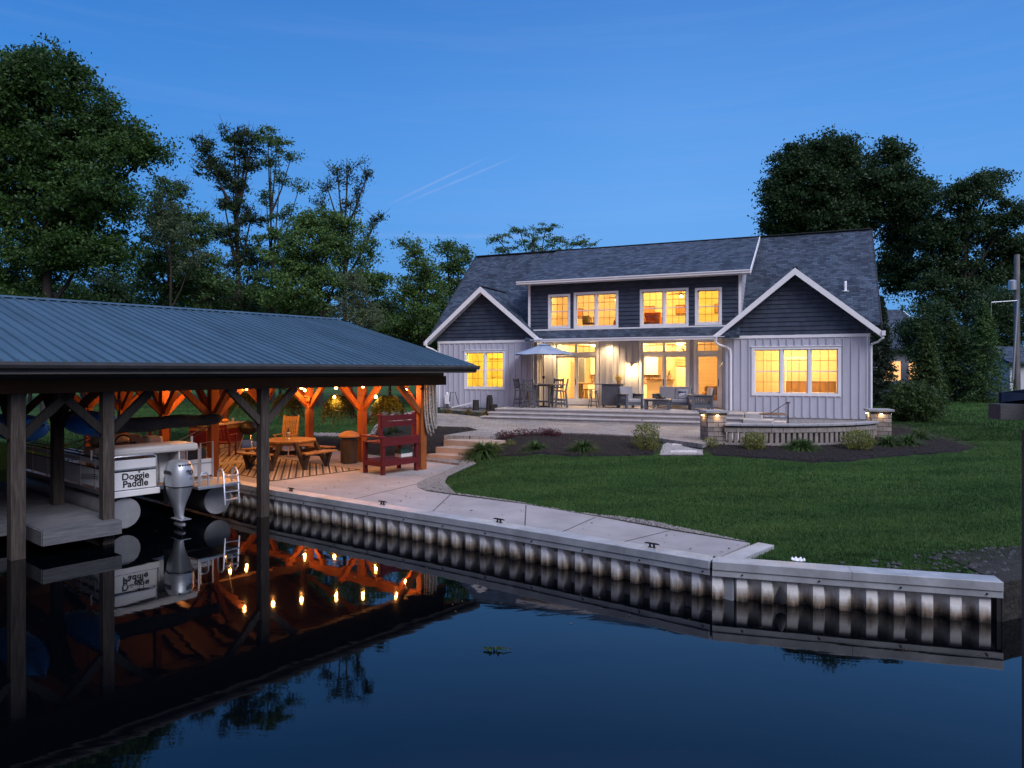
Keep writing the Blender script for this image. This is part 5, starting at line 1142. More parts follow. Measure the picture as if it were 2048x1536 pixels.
kk = thing('boat_hoist_pole', 'grey lift pole standing beside the boat at the dock edge', 'pole', S(-7.72, 3.3), PA); m = MB(); m.tube([(0, 0, -.5), (0, 0, 2.1)], .035, 8); m.build('pole_tube', m_steel, kk, True)
# ================================================================ PATIO FURNITURE (under the pavilion)
ZP = .532
rg = thing('patio_rug', 'dark lattice pattern rug under the picnic table', 'rug', S(-2.45, 3.1, ZP), PA); m = MB(); m.box(-1.25, 1.27, -1.85, 1.75, 0, .008); m.build('rug_field', m_rug, rg)
m = MB(); m.box(-1.3, 1.32, -1.9, -1.851, 0, .009); m.box(-1.3, 1.32, 1.751, 1.8, 0, .009); m.box(-1.3, -1.251, -1.85, 1.75, 0, .009); m.box(1.271, 1.32, -1.85, 1.75, 0, .009); m.build('rug_border', m_dark, rg)
rg = thing('patio_rug', 'lattice pattern rug beside the red chair at the grill bar', 'rug', S(-2.45, 6.9, ZP), PA); m = MB(); m.box(-1.27, 1.27, -1.2, 1.2, 0, .008); m.build('rug_field', m_rug, rg)
pt = thing('picnic_table', 'octagonal wooden picnic table with attached benches on the lattice rug', 'picnic table', S(-1.95, 3.35, ZP + .008), PA + .2)
m = MB(); R8 = .80
def octa(r, k0=0): return [(r * math.cos(math.pi / 8 + k * math.pi / 4), r * math.sin(math.pi / 8 + k * math.pi / 4)) for k in range(8)]
# octagon cut into planks
y = -R8 * .92
while y < R8 * .92:
    y1 = min(y + .135, R8 * .924); 
    def hx(yy): yy = abs(yy); return R8 * .924 if yy < R8 * .383 else R8 * .924 - (yy - R8 * .383)
    x0, x1 = hx(y), hx(y1); m.add([(-x0, y, .70), (x0, y, .70), (x1, y1, .70), (-x1, y1, .70), (-x0, y, .74), (x0, y, .74), (x1, y1, .74), (-x1, y1, .74)], [(0, 3, 2, 1), (4, 5, 6, 7), (0, 1, 5, 4), (1, 2, 6, 5), (2, 3, 7, 6), (3, 0, 4, 7)]); y = y1 + .008
m.build('tabletop', m_plank, pt)
m = MB(); m.lathe([(R8 * .93, .615), (R8 * .93, .699)], 8); m.build('apron', m_plank, pt)
for k in range(4):
    a = k * math.pi / 2; R_ = Matrix.Rotation(a, 4, 'Z'); r0, r1 = .98, 1.28; h = .52
    m = MB(); 
    for q0, q1 in ((.96, 1.11), (1.12, 1.27)):
        vs = [Vector((q0, -h * q0 / 1.1, .42)), Vector((q1, -h * q1 / 1.1, .42)), Vector((q1, h * q1 / 1.1, .42)), Vector((q0, h * q0 / 1.1, .42))]; vs += [v + Vector((0, 0, .04)) for v in vs]
        m.add([R_ @ v for v in vs], [(0, 3, 2, 1), (4, 5, 6, 7), (0, 1, 5, 4), (1, 2, 6, 5), (2, 3, 7, 6), (3, 0, 4, 7)])
    m.build('bench', m_plank, pt)
    for s_ in (-1, 1):
        m = MB(); m.bar(R_ @ Vector((.62, s_ * .36, .69)), R_ @ Vector((1.06, s_ * .42, 0)), .09, .10); m.build('leg', m_post, pt)
        m = MB(); m.bar(R_ @ Vector((1.16, s_ * .42, .42)), R_ @ Vector((1.02, s_ * .42, 0)), .08, .09); m.build('leg', m_post, pt)
    m = MB(); m.bar(R_ @ Vector((.05, 0, .36)), R_ @ Vector((1.22, 0, .39)), .05, .09); m.build('rail', m_post, pt)
ln = thing('table_lantern', 'small glass lantern centrepiece on the picnic table', 'lantern', S(-1.95, 3.35, ZP + .75), PA); m = MB(); m.lathe([(.06, 0), (.06, .02), (.035, .05), (.05, .13), (.05, .20), (.02, .24), (.01, .27)], 14); m.build('glass_body', m_steel, ln, True); m = MB(); m.lathe([(.055, .19), (.02, .25), (.015, .3)], 12, (0, 0, .02)); m.build('lid', m_black, ln, True)
def slat_chair(name, label, cat, loc, rot, mat, sz=.43, w=.54, d=.5, bh=1.1, arm=.24, group=None, slats=6, rockers=False, splay=0.0, tilt=.12, rungs=0):
    """chair facing -Y in its own frame"""
    c = thing(name, label, cat, loc, rot, group); hw = w / 2
    m = MB(); n = 5
    for i in range(n): y0 = -d / 2 + d * i / n; m.box(-hw, hw, y0, y0 + d / n - .008, sz - .03, sz)
    m.build('seat', mat, c)
    for sx in (-1, 1):
        for sy in (-1, 1):
            m = MB(); top = sz - .03 if sy > 0 or not arm else (sz - .03 if splay else sz + arm); x = sx * (hw - .03); y = sy * (d / 2 - .03)
            m.bar((x, y, top), (x + sx * splay, y + sy * splay, .05 if rockers else 0), .045); m.build('leg', mat, c)
    by = d / 2
    for sx in (-1, 1): m = MB(); m.bar((sx * (hw - .03), by - .03, sz - .04), (sx * (hw - .03), by + (bh - sz) * tilt * 1.3, bh + .03), .045); m.build('back_post', mat, c)
    def bp(x, z_): return (x, by - .02 + (z_ - sz) * tilt * 1.3, z_)
    m = MB(); m.bar(bp(-hw + .04, bh - .05), bp(hw - .04, bh - .05), .03, .09, (0, 1, 0)) if False else m.box(-hw + .04, hw - .04, by - .03 + (bh - .05 - sz) * tilt * 1.3, by + (bh - .05 - sz) * tilt * 1.3, bh - .10, bh - .01)
    m.box(-hw + .04, hw - .04, by - .03 + (.12) * tilt, by + .12 * tilt, sz + .08, sz + .14); m.build('back_rail', mat, c)
    m = MB()
    for i in range(slats): x = -hw + .07 + (w - .14) * i / (slats - 1); m.bar(bp(x, sz + .12), bp(x, bh - .09), .035, .018)
    m.build('back_slats', mat, c)
    if arm:
        for sx in (-1, 1):
            m = MB(); m.box(sx * hw - .035, sx * hw + .035, -d / 2 - .02, d / 2 + .05, sz + arm, sz + arm + .025); m.build('armrest', mat, c, bevel=.005)
            if splay: m = MB(); m.bar((sx * (hw - .02), -d / 2 + .05, sz - .02), (sx * hw, -d / 2 + .05, sz + arm), .04); m.build('arm_post', mat, c)
    for z_ in ([sz * .45, sz * .22] if rungs else []):
        m = MB(); f = 1 + 0; e = splay * (1 - z_ / sz); a, b = hw - .03 + e, d / 2 - .03 + e
        for p, q in (((-a, -b), (a, -b)), ((a, -b), (a, b)), ((a, b), (-a, b)), ((-a, b), (-a, -b))): m.bar((*p, z_), (*q, z_), .03, .045)
        m.build('foot_rung', mat, c)
    if rockers:
        for sx in (-1, 1): m = MB(); m.tube([(sx * (hw - .03), y_, .03 + .10 * (y_ / .45) ** 2 * .6) for y_ in np.linspace(-.45, .5, 10)], .022, 6); m.build('rocker', mat, c)
    return c
slat_chair('rocking_chair', 'yellow-lit wooden rocking chair with slatted back behind the picnic table', 'rocking chair', S(-.75, 5.35, ZP), PA + math.pi - 1.0 + math.pi, m_plank, bh=1.24, slats=8, rockers=True, tilt=.16)
slat_chair('adirondack_chair', 'dark red wooden armchair in front of the grill bar, seen from the side', 'chair', S(-1.9, 7.0, ZP), PA + 2.2, m_red, bh=1.0, slats=5, tilt=.3, w=.62)
slat_chair('adirondack_chair', 'dark red wooden armchair half hidden behind the boat, left of the grill bar', 'chair', S(-3.3, 8.4, ZP), PA + 2.8, m_red, bh=1.0, slats=5, tilt=.3, w=.62)
gb = thing('grill_bar', 'red-panelled outdoor bar with pale wooden counter', 'bar counter', S(-1.35, 8.35, ZP), PA + .35)
m = MB(); m.box(-.9, .75, -.3, .35, 0, .30); m.build('stone_base', m_block, gb); m = MB(); m.box(-.92, .77, -.32, .37, .30, .76); m.build('red_panel', m_red, gb)
m = MB(); m.box(-.92, .77, -.33, .38, .761, .90); m.build('apron', m_plank, gb); m = MB(); m.box(-1.0, .85, -.42, .46, .901, .95); m.build('countertop', m_steptan, gb, bevel=.008)
k = thing('copper_bowl', 'copper bowl on the grill bar counter', 'bowl', S(-1.2, 8.3, ZP + .952), PA); m = MB(); m.lathe([(.08, 0), (.16, .06), (.12, .11), (.02, .13)], 16); m.build('bowl_body', m_terra, k, True)
k = thing('metal_cup', 'small steel cup at the right end of the grill bar counter', 'cup', S(-.75, 8.55, ZP + .952), PA); m = MB(); m.lathe([(.04, 0), (.05, .12), (.045, .12)], 12); m.build('cup_body', m_steel, k, True)
gr = thing('kettle_grill', 'black round kettle grill on thin legs behind the picnic table', 'grill', S(-.55, 7.9, ZP), PA); m = MB(); m.lathe([(.02, .52), (.16, .54), (.27, .64), (.30, .76), (.295, .77)], 24); m.build('bowl', m_black, gr, True)
m = MB(); m.lathe([(.305, .765), (.30, .80), (.25, .90), (.14, .96), (.02, .985)], 24); lid = m.build('lid', m_black, gr, True); m = MB(); m.bar((-.06, 0, 1.02), (.06, 0, 1.02), .025); m.bar((-.05, 0, .97), (-.05, 0, 1.02), .012); m.bar((.05, 0, .97), (.05, 0, 1.02), .012); m.build('handle', m_dark, lid)
for k in range(3): t = 2.1 * k + .4; m = MB(); m.tube([(.14 * math.cos(t), .14 * math.sin(t), .55), (.32 * math.cos(t), .32 * math.sin(t), 0)], .013, 6); m.build('leg', m_alu, gr)
m = MB(); m.lathe([(.05, .30), (.14, .33), (.14, .34)], 16); m.build('ash_pan', m_alu, gr, True)
tb = thing('trash_bin', 'slatted grey trash bin with tan domed lid in front of the cedar post', 'trash bin', P(696, 927, ZP) + Vector((0, .15, 0)), PA); m = MB()
for k in range(8):
    R_ = Matrix.Rotation(k * math.pi / 4, 4, 'Z')
    for j in (-1, 0, 1): m.box(.215, .235, j * .062 - .028, j * .062 + .028, .02, .66, R_)
m.lathe([(.20, .03), (.20, .64)], 8); m.build('slatted_body', m_post, tb); m = MB(); m.lathe([(.21, .64), (.235, .67), (.23, .74), (.20, .76)], 20); m.build('liner_bag', m_dark, tb, True)
m = MB(); m.lathe([(.31, .76), (.31, .79), (.24, .87), (.12, .92), (.02, .93)], 24); m.build('lid', m_lid, tb, True)
for k in range(4): m = MB(); t = k * 1.57 + .7; m.tube([(.19 * math.cos(t), .19 * math.sin(t), .7), (.19 * math.cos(t), .19 * math.sin(t), .78)], .008, 6); m.build('lid_bracket', m_black, tb)
# tall red bench
rb = thing('tall_red_bench', 'tall red wooden bench with footrest shelf, seen from behind, against the rope post', 'bench', S(-.82, -.07, ZP), PA)
for x in (-.63, .52):
    m = MB(); m.box(x, x + .09, -.045, .045, 0, .96); m.build('leg', m_red, rb); m = MB(); m.box(x, x + .09, .66, .74, 0, .80); m.build('leg', m_red, rb)
    m = MB(); m.box(x, x + .09, .055, .14, .95, 1.56); m.build('back_post', m_red, rb)
m = MB(); m.box(-.66, .64, -.075, -.046, .74, .96); m.build('apron_board', m_red, rb); m = MB(); m.box(-.64, .62, -.04, .75, .80, .83); m.build('seat', m_red, rb); m = MB(); m.box(-.70, -.52, -.05, .80, .961, .99); m.build('arm_board', m_red, rb)
for z_ in (1.22, 1.38): m = MB(); m.box(-.60, .60, .03, .054, z_, z_ + .14); m.build('back_plank', m_red, rb)
m = MB(); m.box(-.62, .60, -.03, .70, .34, .37); m.build('footrest_shelf', m_red, rb); m = MB(); m.box(-.66, .64, -.07, -.046, .22, .36); m.build('lower_rail', m_red, rb); m = MB(); m.box(-.66, -.636, -.04, .72, .22, .34); m.build('lower_rail', m_red, rb)
for x in (-.64, .60): m = MB(); m.lathe([(.05, 0), (.05, .05), (.02, .06)], 12, (x, .1, 1.50)); m.build('post_cap', m_red, rb, True)
cb = thing('storage_box', 'cream and green box on the footrest shelf of the red bench', 'box', S(-.45, .18, ZP + .372), PA); m = MB(); m.box(-.22, .2, -.12, .14, 0, .10); m.build('box_base', m_vinyl, cb, bevel=.01)
m = MB(); m.box(-.24, .1, -.13, .15, .101, .22); m.build('box_lid', M('dark_green_plastic', (.03, .07, .06), .5), cb, bevel=.015)
tw = thing('folded_towel', 'white and blue cloth bundle beside the box on the red bench shelf', 'towel', S(-.17, .12, ZP + .372), PA); m = MB(); m.lathe([(.06, 0), (.09, .06), (.08, .17), (.03, .22)], 10); m.build('cloth', m_cush, tw, True)
# ================================================================ TERRACE FURNITURE
def HT(a, v, z_=ZD): return HL(a, v, z_)
tbp = (-13.0, -.45)
tl = thing('bar_table', 'charcoal bar-height table with the umbrella through it', 'table', HT(*tbp), HA)
m = MB()
for i in range(8): y0 = -.46 + i * .116; m.box(-.62, .62, y0, y0 + .108, 1.0, 1.035)
m.build('tabletop', M('tan_grey_poly', (.15, .13, .12), .5), tl)
for x in (-.34, .34):
    for y in (-.22, .22): m = MB(); m.bar((x, y, 0), (x, y, 1.0), .075); m.build('leg', m_char, tl)
m = MB(); m.box(-.42, .42, -.3, .3, .93, .999); m.box(-.4, .4, -.04, .04, .2, .28); m.build('apron', m_char, tl)
um = thing('patio_umbrella', 'blue-grey market umbrella standing over the bar table', 'umbrella', HT(*tbp), HA + .2)
m = MB(); m.tube([(0, 0, .02), (0, 0, 2.84)], .02, 10); m.lathe([(.25, 0), (.25, .04), (.04, .07), (.04, .2)], 20); m.build('pole', m_black, um, True)
m = MB(); m.lathe([(.025, 2.82), (.03, 2.88), (.01, 2.93)], 10); m.build('finial', m_brown, um, True)
n = 8; m = MB(); vs = [(0, 0, 2.80)]; RU = 1.46
for q in (.16, .5, 1.0):
    for k in range(16):
        t = k * math.pi / 8; r_ = RU * q * (1 if k % 2 == 0 else .955); sag = .0 if k % 2 == 0 else -.03 * q; vs.append((r_ * math.cos(t), r_ * math.sin(t), 2.80 - .46 * q ** .92 + sag + (.02 if q < .2 else 0)))
fs = [(0, 1 + k, 1 + (k + 1) % 16) for k in range(16)]
for j in range(2): fs += [(1 + j * 16 + k, 1 + (j + 1) * 16 + k, 1 + (j + 1) * 16 + (k + 1) % 16, 1 + j * 16 + (k + 1) % 16) for k in range(16)]
m.add(vs, fs); cn = m.build('canopy', m_umb, um); m = MB(); m.lathe([(.30, 2.745), (.12, 2.82), (.02, 2.845)], 16); m.build('vent_cap', m_umb, cn, True)
for k in range(8): m = MB(); t = k * math.pi / 4; m.tube([(0, 0, 2.74), (RU * .98 * math.cos(t), RU * .98 * math.sin(t), 2.325)], .008, 5); m.build('rib', m_black, um)
m = MB(); m.lathe([(.03, 1.25), (.05, 1.28), (.05, 1.36), (.03, 1.4)], 10); m.bar((0, -.05, 1.32), (.05, -.14, 1.36), .02); m.build('crank', m_black, um)
for (da, dv, rr_, lb) in ((-1.02, -.1, -math.pi / 2 - .1 + math.pi, 'charcoal bar chair at the left end of the bar table, facing right'), (-.32, -.78, math.pi, 'charcoal bar chair at the front of the bar table, back to the canal'), (.42, .62, 0.05, 'charcoal bar chair behind the bar table, facing the canal'), (.95, -.35, math.pi / 2 + .25 + math.pi, 'charcoal bar chair at the right end of the bar table by the glass door')):
    slat_chair('bar_chair', lb, 'chair', HT(tbp[0] + da, tbp[1] + dv), HA + rr_, m_char, sz=.74, w=.50, d=.44, bh=1.24, arm=.24, group='bar chairs round the umbrella table', splay=.07, rungs=1, slats=5)
bc = thing('bar_cabinet', 'charcoal outdoor bar cabinet against the porch wall', 'cabinet', HT(-10.12, .55), HA)
m = MB(); m.box(-.42, .42, -.28, .28, .08, 1.0)
for i in range(7): x = -.36 + i * .12; m.box(x - .004, x + .056, -.292, -.28, .12, .96)
m.build('cabinet_body', m_char, bc); m = MB(); m.box(-.80, .46, -.34, .34, 1.001, 1.04); m.build('countertop', m_char, bc, bevel=.005)
for x in (-.36, .36): m = MB(); m.lathe([(.04, 0), (.04, .08)], 10, (x, -.2, 0)); m.build('caster', m_black, bc)
stool('bar_stool', 'charcoal backless bar stool under the overhang of the bar cabinet', HT(-10.85, .1), HA, m_char, .74, r=.2)
fl = thing('flower_pot', 'yellow flowers in an amber pot on the bar cabinet', 'potted flowers', HT(-9.85, .6, ZD + 1.042), HA); m = MB(); m.lathe([(.07, 0), (.10, .15), (.095, .16)], 16); m.build('pot', m_terra, fl, True)
leafblob('flower_heads', l_yel, fl, 160, (0, 0, .27), (.19, .17, .13), .055, 8); leafblob('flower_leaves', l_spirea, fl, 100, (0, 0, .22), (.15, .14, .1), .06, 9)
def mission(name, label, cat, loc, rot, w, cmat, units=1, group=None):
    c = thing(name, label, cat, loc, rot, group); hw = w / 2; d = .38
    for sx in (-1, 1):
        x = sx * hw
        for y in (-d, d): m = MB(); m.box(x - .045, x + .045, y - .045, y + .045, 0, .60); m.build('leg', m_char, c, bevel=.004)
        m = MB(); m.box(x - .07, x + .07, -d - .08, d + .06, .601, .635); m.build('armrest', m_char, c, bevel=.006)
        m = MB(); m.box(x - .02, x + .02, -d + .045, d - .045, .52, .60); m.box(x - .02, x + .02, -d + .045, d - .045, .14, .26)
        for i in range(7): y = -d + .09 + i * (2 * d - .18) / 6; m.box(x - .010, x + .010, y - .022, y + .022, .26, .52)
        m.build('side_slats', m_char, c)
    m = MB(); m.box(-hw + .045, hw - .045, -d - .01, d, .16, .27); m.build('seat_frame', m_char, c); m = MB(); R_ = Matrix.Translation((0, d - .02, .27)) @ Matrix.Rotation(-.2, 4, 'X'); m.box(-hw + .05, hw - .05, .0, .04, 0, .62, R_); m.build('back_frame', m_char, c)
    cw = (w - .12) / units
    for i in range(units):
        x0 = -hw + .06 + cw * i; m = MB(); m.box(x0 + .006, x0 + cw - .006, -d - .03, d - .12, .275, .42); m.build('seat_cushion', cmat, c, bevel=.03)
        m = MB(); R_ = Matrix.Translation((0, d - .16, .40)) @ Matrix.Rotation(-.2, 4, 'X'); m.box(x0 + .008, x0 + cw - .008, 0, .13, 0, .55, R_); m.build('back_cushion', cmat, c, bevel=.035)
    return c
mission('patio_armchair', 'charcoal slatted armchair with grey cushions left of the coffee table', 'armchair', HT(-9.15, -.25), HA + .75, .74, m_cush, 1, 'charcoal terrace armchairs')
mission('patio_loveseat', 'charcoal loveseat with two grey cushions in front of the middle glass door', 'loveseat', HT(-7.42, .35), HA - .05, 1.5, m_cush, 2)
mission('patio_armchair', 'charcoal slatted armchair seen from its side, right of the loveseat', 'armchair', HT(-6.15, -.55), HA - 1.25, .74, m_cushw, 1, 'charcoal terrace armchairs')
ct = thing('coffee_table', 'low charcoal coffee table in front of the loveseat', 'coffee table', HT(-7.85, -.85), HA + .06); m = MB()
for i in range(5): y0 = -.30 + i * .12; m.box(-.56, .56, y0, y0 + .112, .42, .455)
m.build('tabletop', M('grey_poly_top', (.16, .15, .16), .5), ct); m = MB(); m.box(-.44, .44, -.2, .2, .12, .15); m.box(-.5, .5, -.24, .24, .35, .419); m.build('shelf', m_char, ct)
for x in (-.46, .46):
    for y in (-.2, .2): m = MB(); m.box(x - .05, x + .05, y - .05, y + .05, 0, .42); m.build('leg', m_char, ct)
pl_ = thing('table_plant', 'small succulent tray on the coffee table', 'potted plant', HT(-7.75, -.8, ZD + .456), HA); m = MB(); m.lathe([(.12, 0), (.16, .06), (.155, .06)], 14, sx=1.5, sy=.8); m.build('tray', m_post, pl_, True); arching('leaves', l_olive, pl_, 50, .22, .012, 12, (0, 0, .04), 1.5, .3)
pw = thing('throw_pillow', 'navy throw pillow with white script leaning on the loveseat', 'pillow', HT(-7.0, .12, ZD + .62), HA - .05)
m = MB(); vs = []; n = 12; 
for s_ in (-1, 1):
    for i in range(n + 1):
        for j in range(n + 1):
            x, z_ = -1 + 2 * i / n, -1 + 2 * j / n; th_ = .07 * max(0, (1 - x ** 4) * (1 - z_ ** 4)) ** .5; px_ = x * (.235 - .02 * (1 - z_ * z_)); pz_ = z_ * (.235 - .02 * (1 - x * x)); vs.append((px_, s_ * th_ + .05 * z_, pz_))
N = (n + 1) ** 2; fs = []
for o_ in (0, N):
    for i in range(n):
        for j in range(n): a = o_ + i * (n + 1) + j; fs.append((a, a + 1, a + n + 2, a + n + 1))
m.add(vs, fs); m.build('pillow_cover', m_cush, pw, True)
m = MB(); m.slab([(-.13, -.077, -.10), (-.02, -.078, -.17), (.08, -.078, -.11), (.17, -.075, -.02), (.16, -.055, .13), (.05, -.055, .11), (-.15, -.055, .14)], .006, (0, 1, 0)); m.build('navy_patch', m_navy, pw)
text_mesh('script_lettering', 'Ohio', .14, m_white, pw, Matrix.Translation((.0, -.090, 0.01)) @ Matrix.Rotation(.0, 4, 'Z') @ Matrix.Rotation(math.pi / 2 - .12, 4, 'X') @ Matrix.Rotation(.25, 4, 'Z'), .003, .3, bold=.003)
rg = thing('terrace_rug', 'pale patterned rug under the terrace seating', 'rug', HT(-7.6, -.35, ZD + .001), HA); m = MB(); m.box(-2.1, 2.1, -1.25, 1.0, 0, .01); m.build('rug_field', m_drug, rg)
# small things by the left wing
mt = thing('utility_meter', 'white utility box with a bent black pipe by the left house corner', 'utility box', HL(-18.0, -.12, 1.45), HA); m = MB(); m.box(-.11, .11, -.12, 0, .18, .62); m.lathe([(.07, .62), (.07, .70), (.05, .74)], 12, (0, -.07, 0)); m.build('box', m_white, mt, bevel=.01)
m = MB(); m.tube([(.15, -.1, .3), (.2, -.1, .72), (.45, -.1, .75), (.62, -.1, .2)], .018, 8); m.tube([(0, -.08, 0), (0, -.08, .2)], .03, 8); m.build('pipe', m_black, mt, True)
ds = thing('downspout_extension', 'white pipe lying aslant on the mulch by the left wall', 'pipe', HL(-17.2, -.35, 1.5), HA); m = MB(); m.bar((-.45, 0, -.02), (.6, .1, .22), .08, .06); m.build('pipe_body', m_gutter, ds)
for a, h, lb in ((-16.35, .48, 'short dark tree stump against the left wall'), (-15.65, .72, 'taller dark split stump against the left wall')):
    s_ = thing('wood_stump', lb, 'stump', HL(a, -.45, 1.38), HA); m = MB(); rr_ = random.Random(int(h * 100)); m.lathe([(.17, 0), (.15, h * .4), (.14, h * .8), (.10 if h > .6 else .14, h)], 9); m.build('stump_wood', m_bark, s_)
    if h > .6: m = MB(); m.lathe([(.18, 0), (.17, .26), (.14, .30)], 9, (.22, -.05, 0)); m.build('side_log', m_bark, s_)
# stone steps from walkway to pavers
m_flag = M('pale_flagstone', (.50, .47, .46), .85, var=.15, scale=5, bmp=.4, bscale=20)
st = thing('stone_steps', 'three tan stone steps climbing from the walkway to the paver path', 'steps', (0, 0, 0))
ang = math.radians(-19); sx_ = Vector((math.cos(ang), math.sin(ang), 0)); sy_ = Vector((math.cos(math.radians(38)), math.sin(math.radians(38)), 0))
p0 = P(852, 919, .53); 
for i in range(3):
    z0 = .53 + .17 * i; q = P((854, 871, 887)[i], (905, 893, 880)[i] + (14, 12, 10)[i] * 1.0, z0); q2 = P((921, 936, 951)[i], (910, 898, 885)[i] + (14, 11, 9)[i], z0); dd = (q2 - q).normalized(); bk = Vector((-dd.y, dd.x, 0)) * (.95 if i < 2 else .8) + dd * .45
    m = MB(); e = q + dd * 1.35; q, e = q + Vector((0, 0, 0)), e; m.add([(v.x, v.y, z0 - .12) for v in (q, e, e + bk, q + bk)] + [(v.x, v.y, z0 + .17) for v in (q, e, e + bk, q + bk)], [(0, 3, 2, 1), (4, 5, 6, 7), (0, 1, 5, 4), (1, 2, 6, 5), (2, 3, 7, 6), (3, 0, 4, 7)])
    m.build('step', m_steptan, st, bevel=.012)
for i, (pxy, lb) in enumerate((((1368, 893), 'flat pale stepping stone in white gravel, nearer the patio'), ((1366, 907), 'flat pale stepping stone in white gravel, nearer the lawn'))):
    c = G(*pxy); s_ = thing('stepping_stone', lb, 'stepping stone', c, .1); m = MB(); m.prism([(-.42, -.16), (.34, -.18), (.40, .04), (.26, .15), (-.3, .14)], .03, .075); m.build('flagstone', m_flag, s_, bevel=.01)
# white ornament on the lawn edge
o_ = thing('garden_ornament', 'small white scalloped bowl ornament on the lawn behind the right seawall', 'ornament', (4.05, 10.05, gzs(4.05, 10.05)), 0); o_.scale = (.7, .7, .6); m = MB(); m.lathe([(.05, 0), (.03, .04), (.10, .08), (.13, .10)], 14); m.build('bowl', m_white, o_, True)
m = MB()
for k in range(8): t = k * .785; m.lathe([(.02, 0), (.028, .02), (.005, .05)], 6, (.12 * math.cos(t), .12 * math.sin(t), .09))
m.build('petals', m_white, o_, True)
# outlet pipe in right seawall
o_ = thing('outlet_cover', 'dark rubber flap hanging on the right seawall near the waterline', 'flap', (3.62, 9.55, 0), -.27); m = MB(); m.lathe([(.01, .05), (.07, .08), (.08, .16), (.05, .24), (.02, .30)], 10, (0, .0, 0), sy=.35); m.build('flap_body', m_dark, o_, True)
# floating leaves
o_ = thing('floating_twigs', 'small cluster of leaves and twigs floating on the dark canal', 'leaves', P(992, 1300, .01)); leafblob('leaves', l_maple, o_, 26, (0, 0, .015), (.16, .07, .012), .05, 77, .9); m = MB(); m.tube([(-.15, 0, .01), (.05, .03, .03), (.18, .01, .01)], .004, 5); m.build('twig', m_bark, o_)
# ================================================================ PLANTS
def lily(px, py, r, label, seed, mat=None, n=150, name='daylily', w=.016, L=None):
    n = int(n * 1.8); r *= 1.25; c = G(px, py); o = thing(name, label, 'plant', c); arching('leaves', mat or l_lily, o, n, L or r * 1.15, w, seed, (0, 0, .0), 1.0, .9, 5); return o
def shrub(px, py, rx, rz, label, seed, mat, n=2600, leaf=.05, name='shrub', loc=None, fl=None):
    c = loc or G(px, py); o = thing(name, label, 'shrub', c); rr = np.random.default_rng(seed); d = rr.normal(size=(n, 3)); d /= np.linalg.norm(d, axis=1)[:, None]
    nz = 1 + .16 * np.sin(d[:, 0] * 7 + seed) * np.cos(d[:, 1] * 6) + .10 * np.sin(d[:, 2] * 11 + d[:, 0] * 9)
    p = d * (rr.random((n, 1)) ** .25) * nz[:, None] * np.array([rx, rx, rz]); p[:, 2] += rz * .85; p = p[p[:, 2] > 0.01]; leafquads('foliage', p, leaf, mat, o, seed, .3)
    m = MB(); 
    for k in range(6): t = k * 1.05; m.tube([(0, 0, 0), (rx * .5 * math.cos(t), rx * .5 * math.sin(t), rz)], .012, 5)
    m.build('stems', m_bark, o); return o
shrub(1508, 902, .34, .30, 'rounded yellow-green shrub left of centre before the curved stone wall', 21, l_spirea, leaf=.045)
shrub(1716, 903, .46, .34, 'larger rounded yellow-green shrub before the right part of the curved stone wall', 22, l_spirea, 3600, leaf=.045)
lily(1603, 904, .62, 'dark strappy plant clump between the two yellow-green shrubs', 23, n=600)
lily(1775, 895, .6, 'dark strappy clump at the right end of the curved wall', 24, n=260); lily(1812, 893, .6, 'dark strappy clump farthest right in the wall bed', 25, n=260); lily(1838, 880, .6, 'dark strappy clump behind, beside the pillar shrub', 26, n=220)
shrub(1420, 898, .24, .18, 'low yellow-green plant at the foot of the tall stone pillar', 27, l_spirea, 900, .04)
shrub(1294, 902, .40, .46, 'upright yellow-green shrub at the right end of the middle bed', 28, l_spirea, 3200, .045)
lily(1072, 904, .55, 'strappy green clump at the left of the middle bed', 29, n=260); lily(1166, 906, .6, 'strappy green clump in the centre of the middle bed', 30, n=300)
lily(966, 914, .75, 'large strappy clump beside the tan steps', 31, n=420); lily(985, 905, .55, 'light green strappy clump touching the large clump by the steps', 32, l_spirea, 200)
shrub(1020, 896, .18, .14, 'tiny pale green shrub right of the steps clumps', 33, l_spirea, 500, .035)
for i, (px, py, r) in enumerate(((1010, 880, .35), (1045, 876, .4), (1085, 874, .42), (1105, 876, .3))): shrub(px, py, r, .16, ('low burgundy plant at the left end of the paver edge', 'low burgundy plant second along the paver edge', 'broad burgundy plant third along the paver edge', 'low burgundy plant fourth along the paver edge')[i], 40 + i, l_red, 900, .045, 'burgundy_groundcover')
for i, (a, v) in enumerate(((-17.6, -.9), (-16.4, -1.15), (-15.3, -1.55))):
    o = thing('ornamental_grass', ('tan grass tuft nearest the left house corner', 'tan grass tuft below the short stump', 'tan grass tuft next to the terrace steps')[i], 'plant', HL(a, v, 1.25)); arching('blades', l_tan, o, 220, .52, .010, 60 + i, (0, 0, 0), 1.1, .9, 4)
for i, ((x, y), r, lb, mt_) in enumerate(((( -5.6, 24.6), .8, 'green grass clump behind the trash bin', l_olive), ((-4.3, 25.6), .9, 'feathery grass clump under the first hanging fern', l_olive), ((-7.4, 25.6), .7, 'green grass clump right of the middle cedar post', l_shrub), ((-5.9, 28.6), 1.1, 'tall silvery ornamental grass behind the mulch bed', l_olive))):
    o = thing('ornamental_grass', lb, 'plant', (x, y, gzs(x, y))); arching('blades', mt_, o, 320, r, .012, 70 + i, (0, 0, 0), 1.3, .7, 5)
shrub(0, 0, .95, .82, 'big dark leafy shrub at the right corner of the house', 81, l_shrub, 9000, .11, 'large_shrub', Vector((15.2, 27.0, gzs(15.2, 27.0))))
shrub(0, 0, 1.0, .7, 'dark leafy shrub behind the big corner shrub', 82, l_dark, 5000, .10, 'large_shrub', Vector((17.0, 29.6, gzs(17, 29.6))))
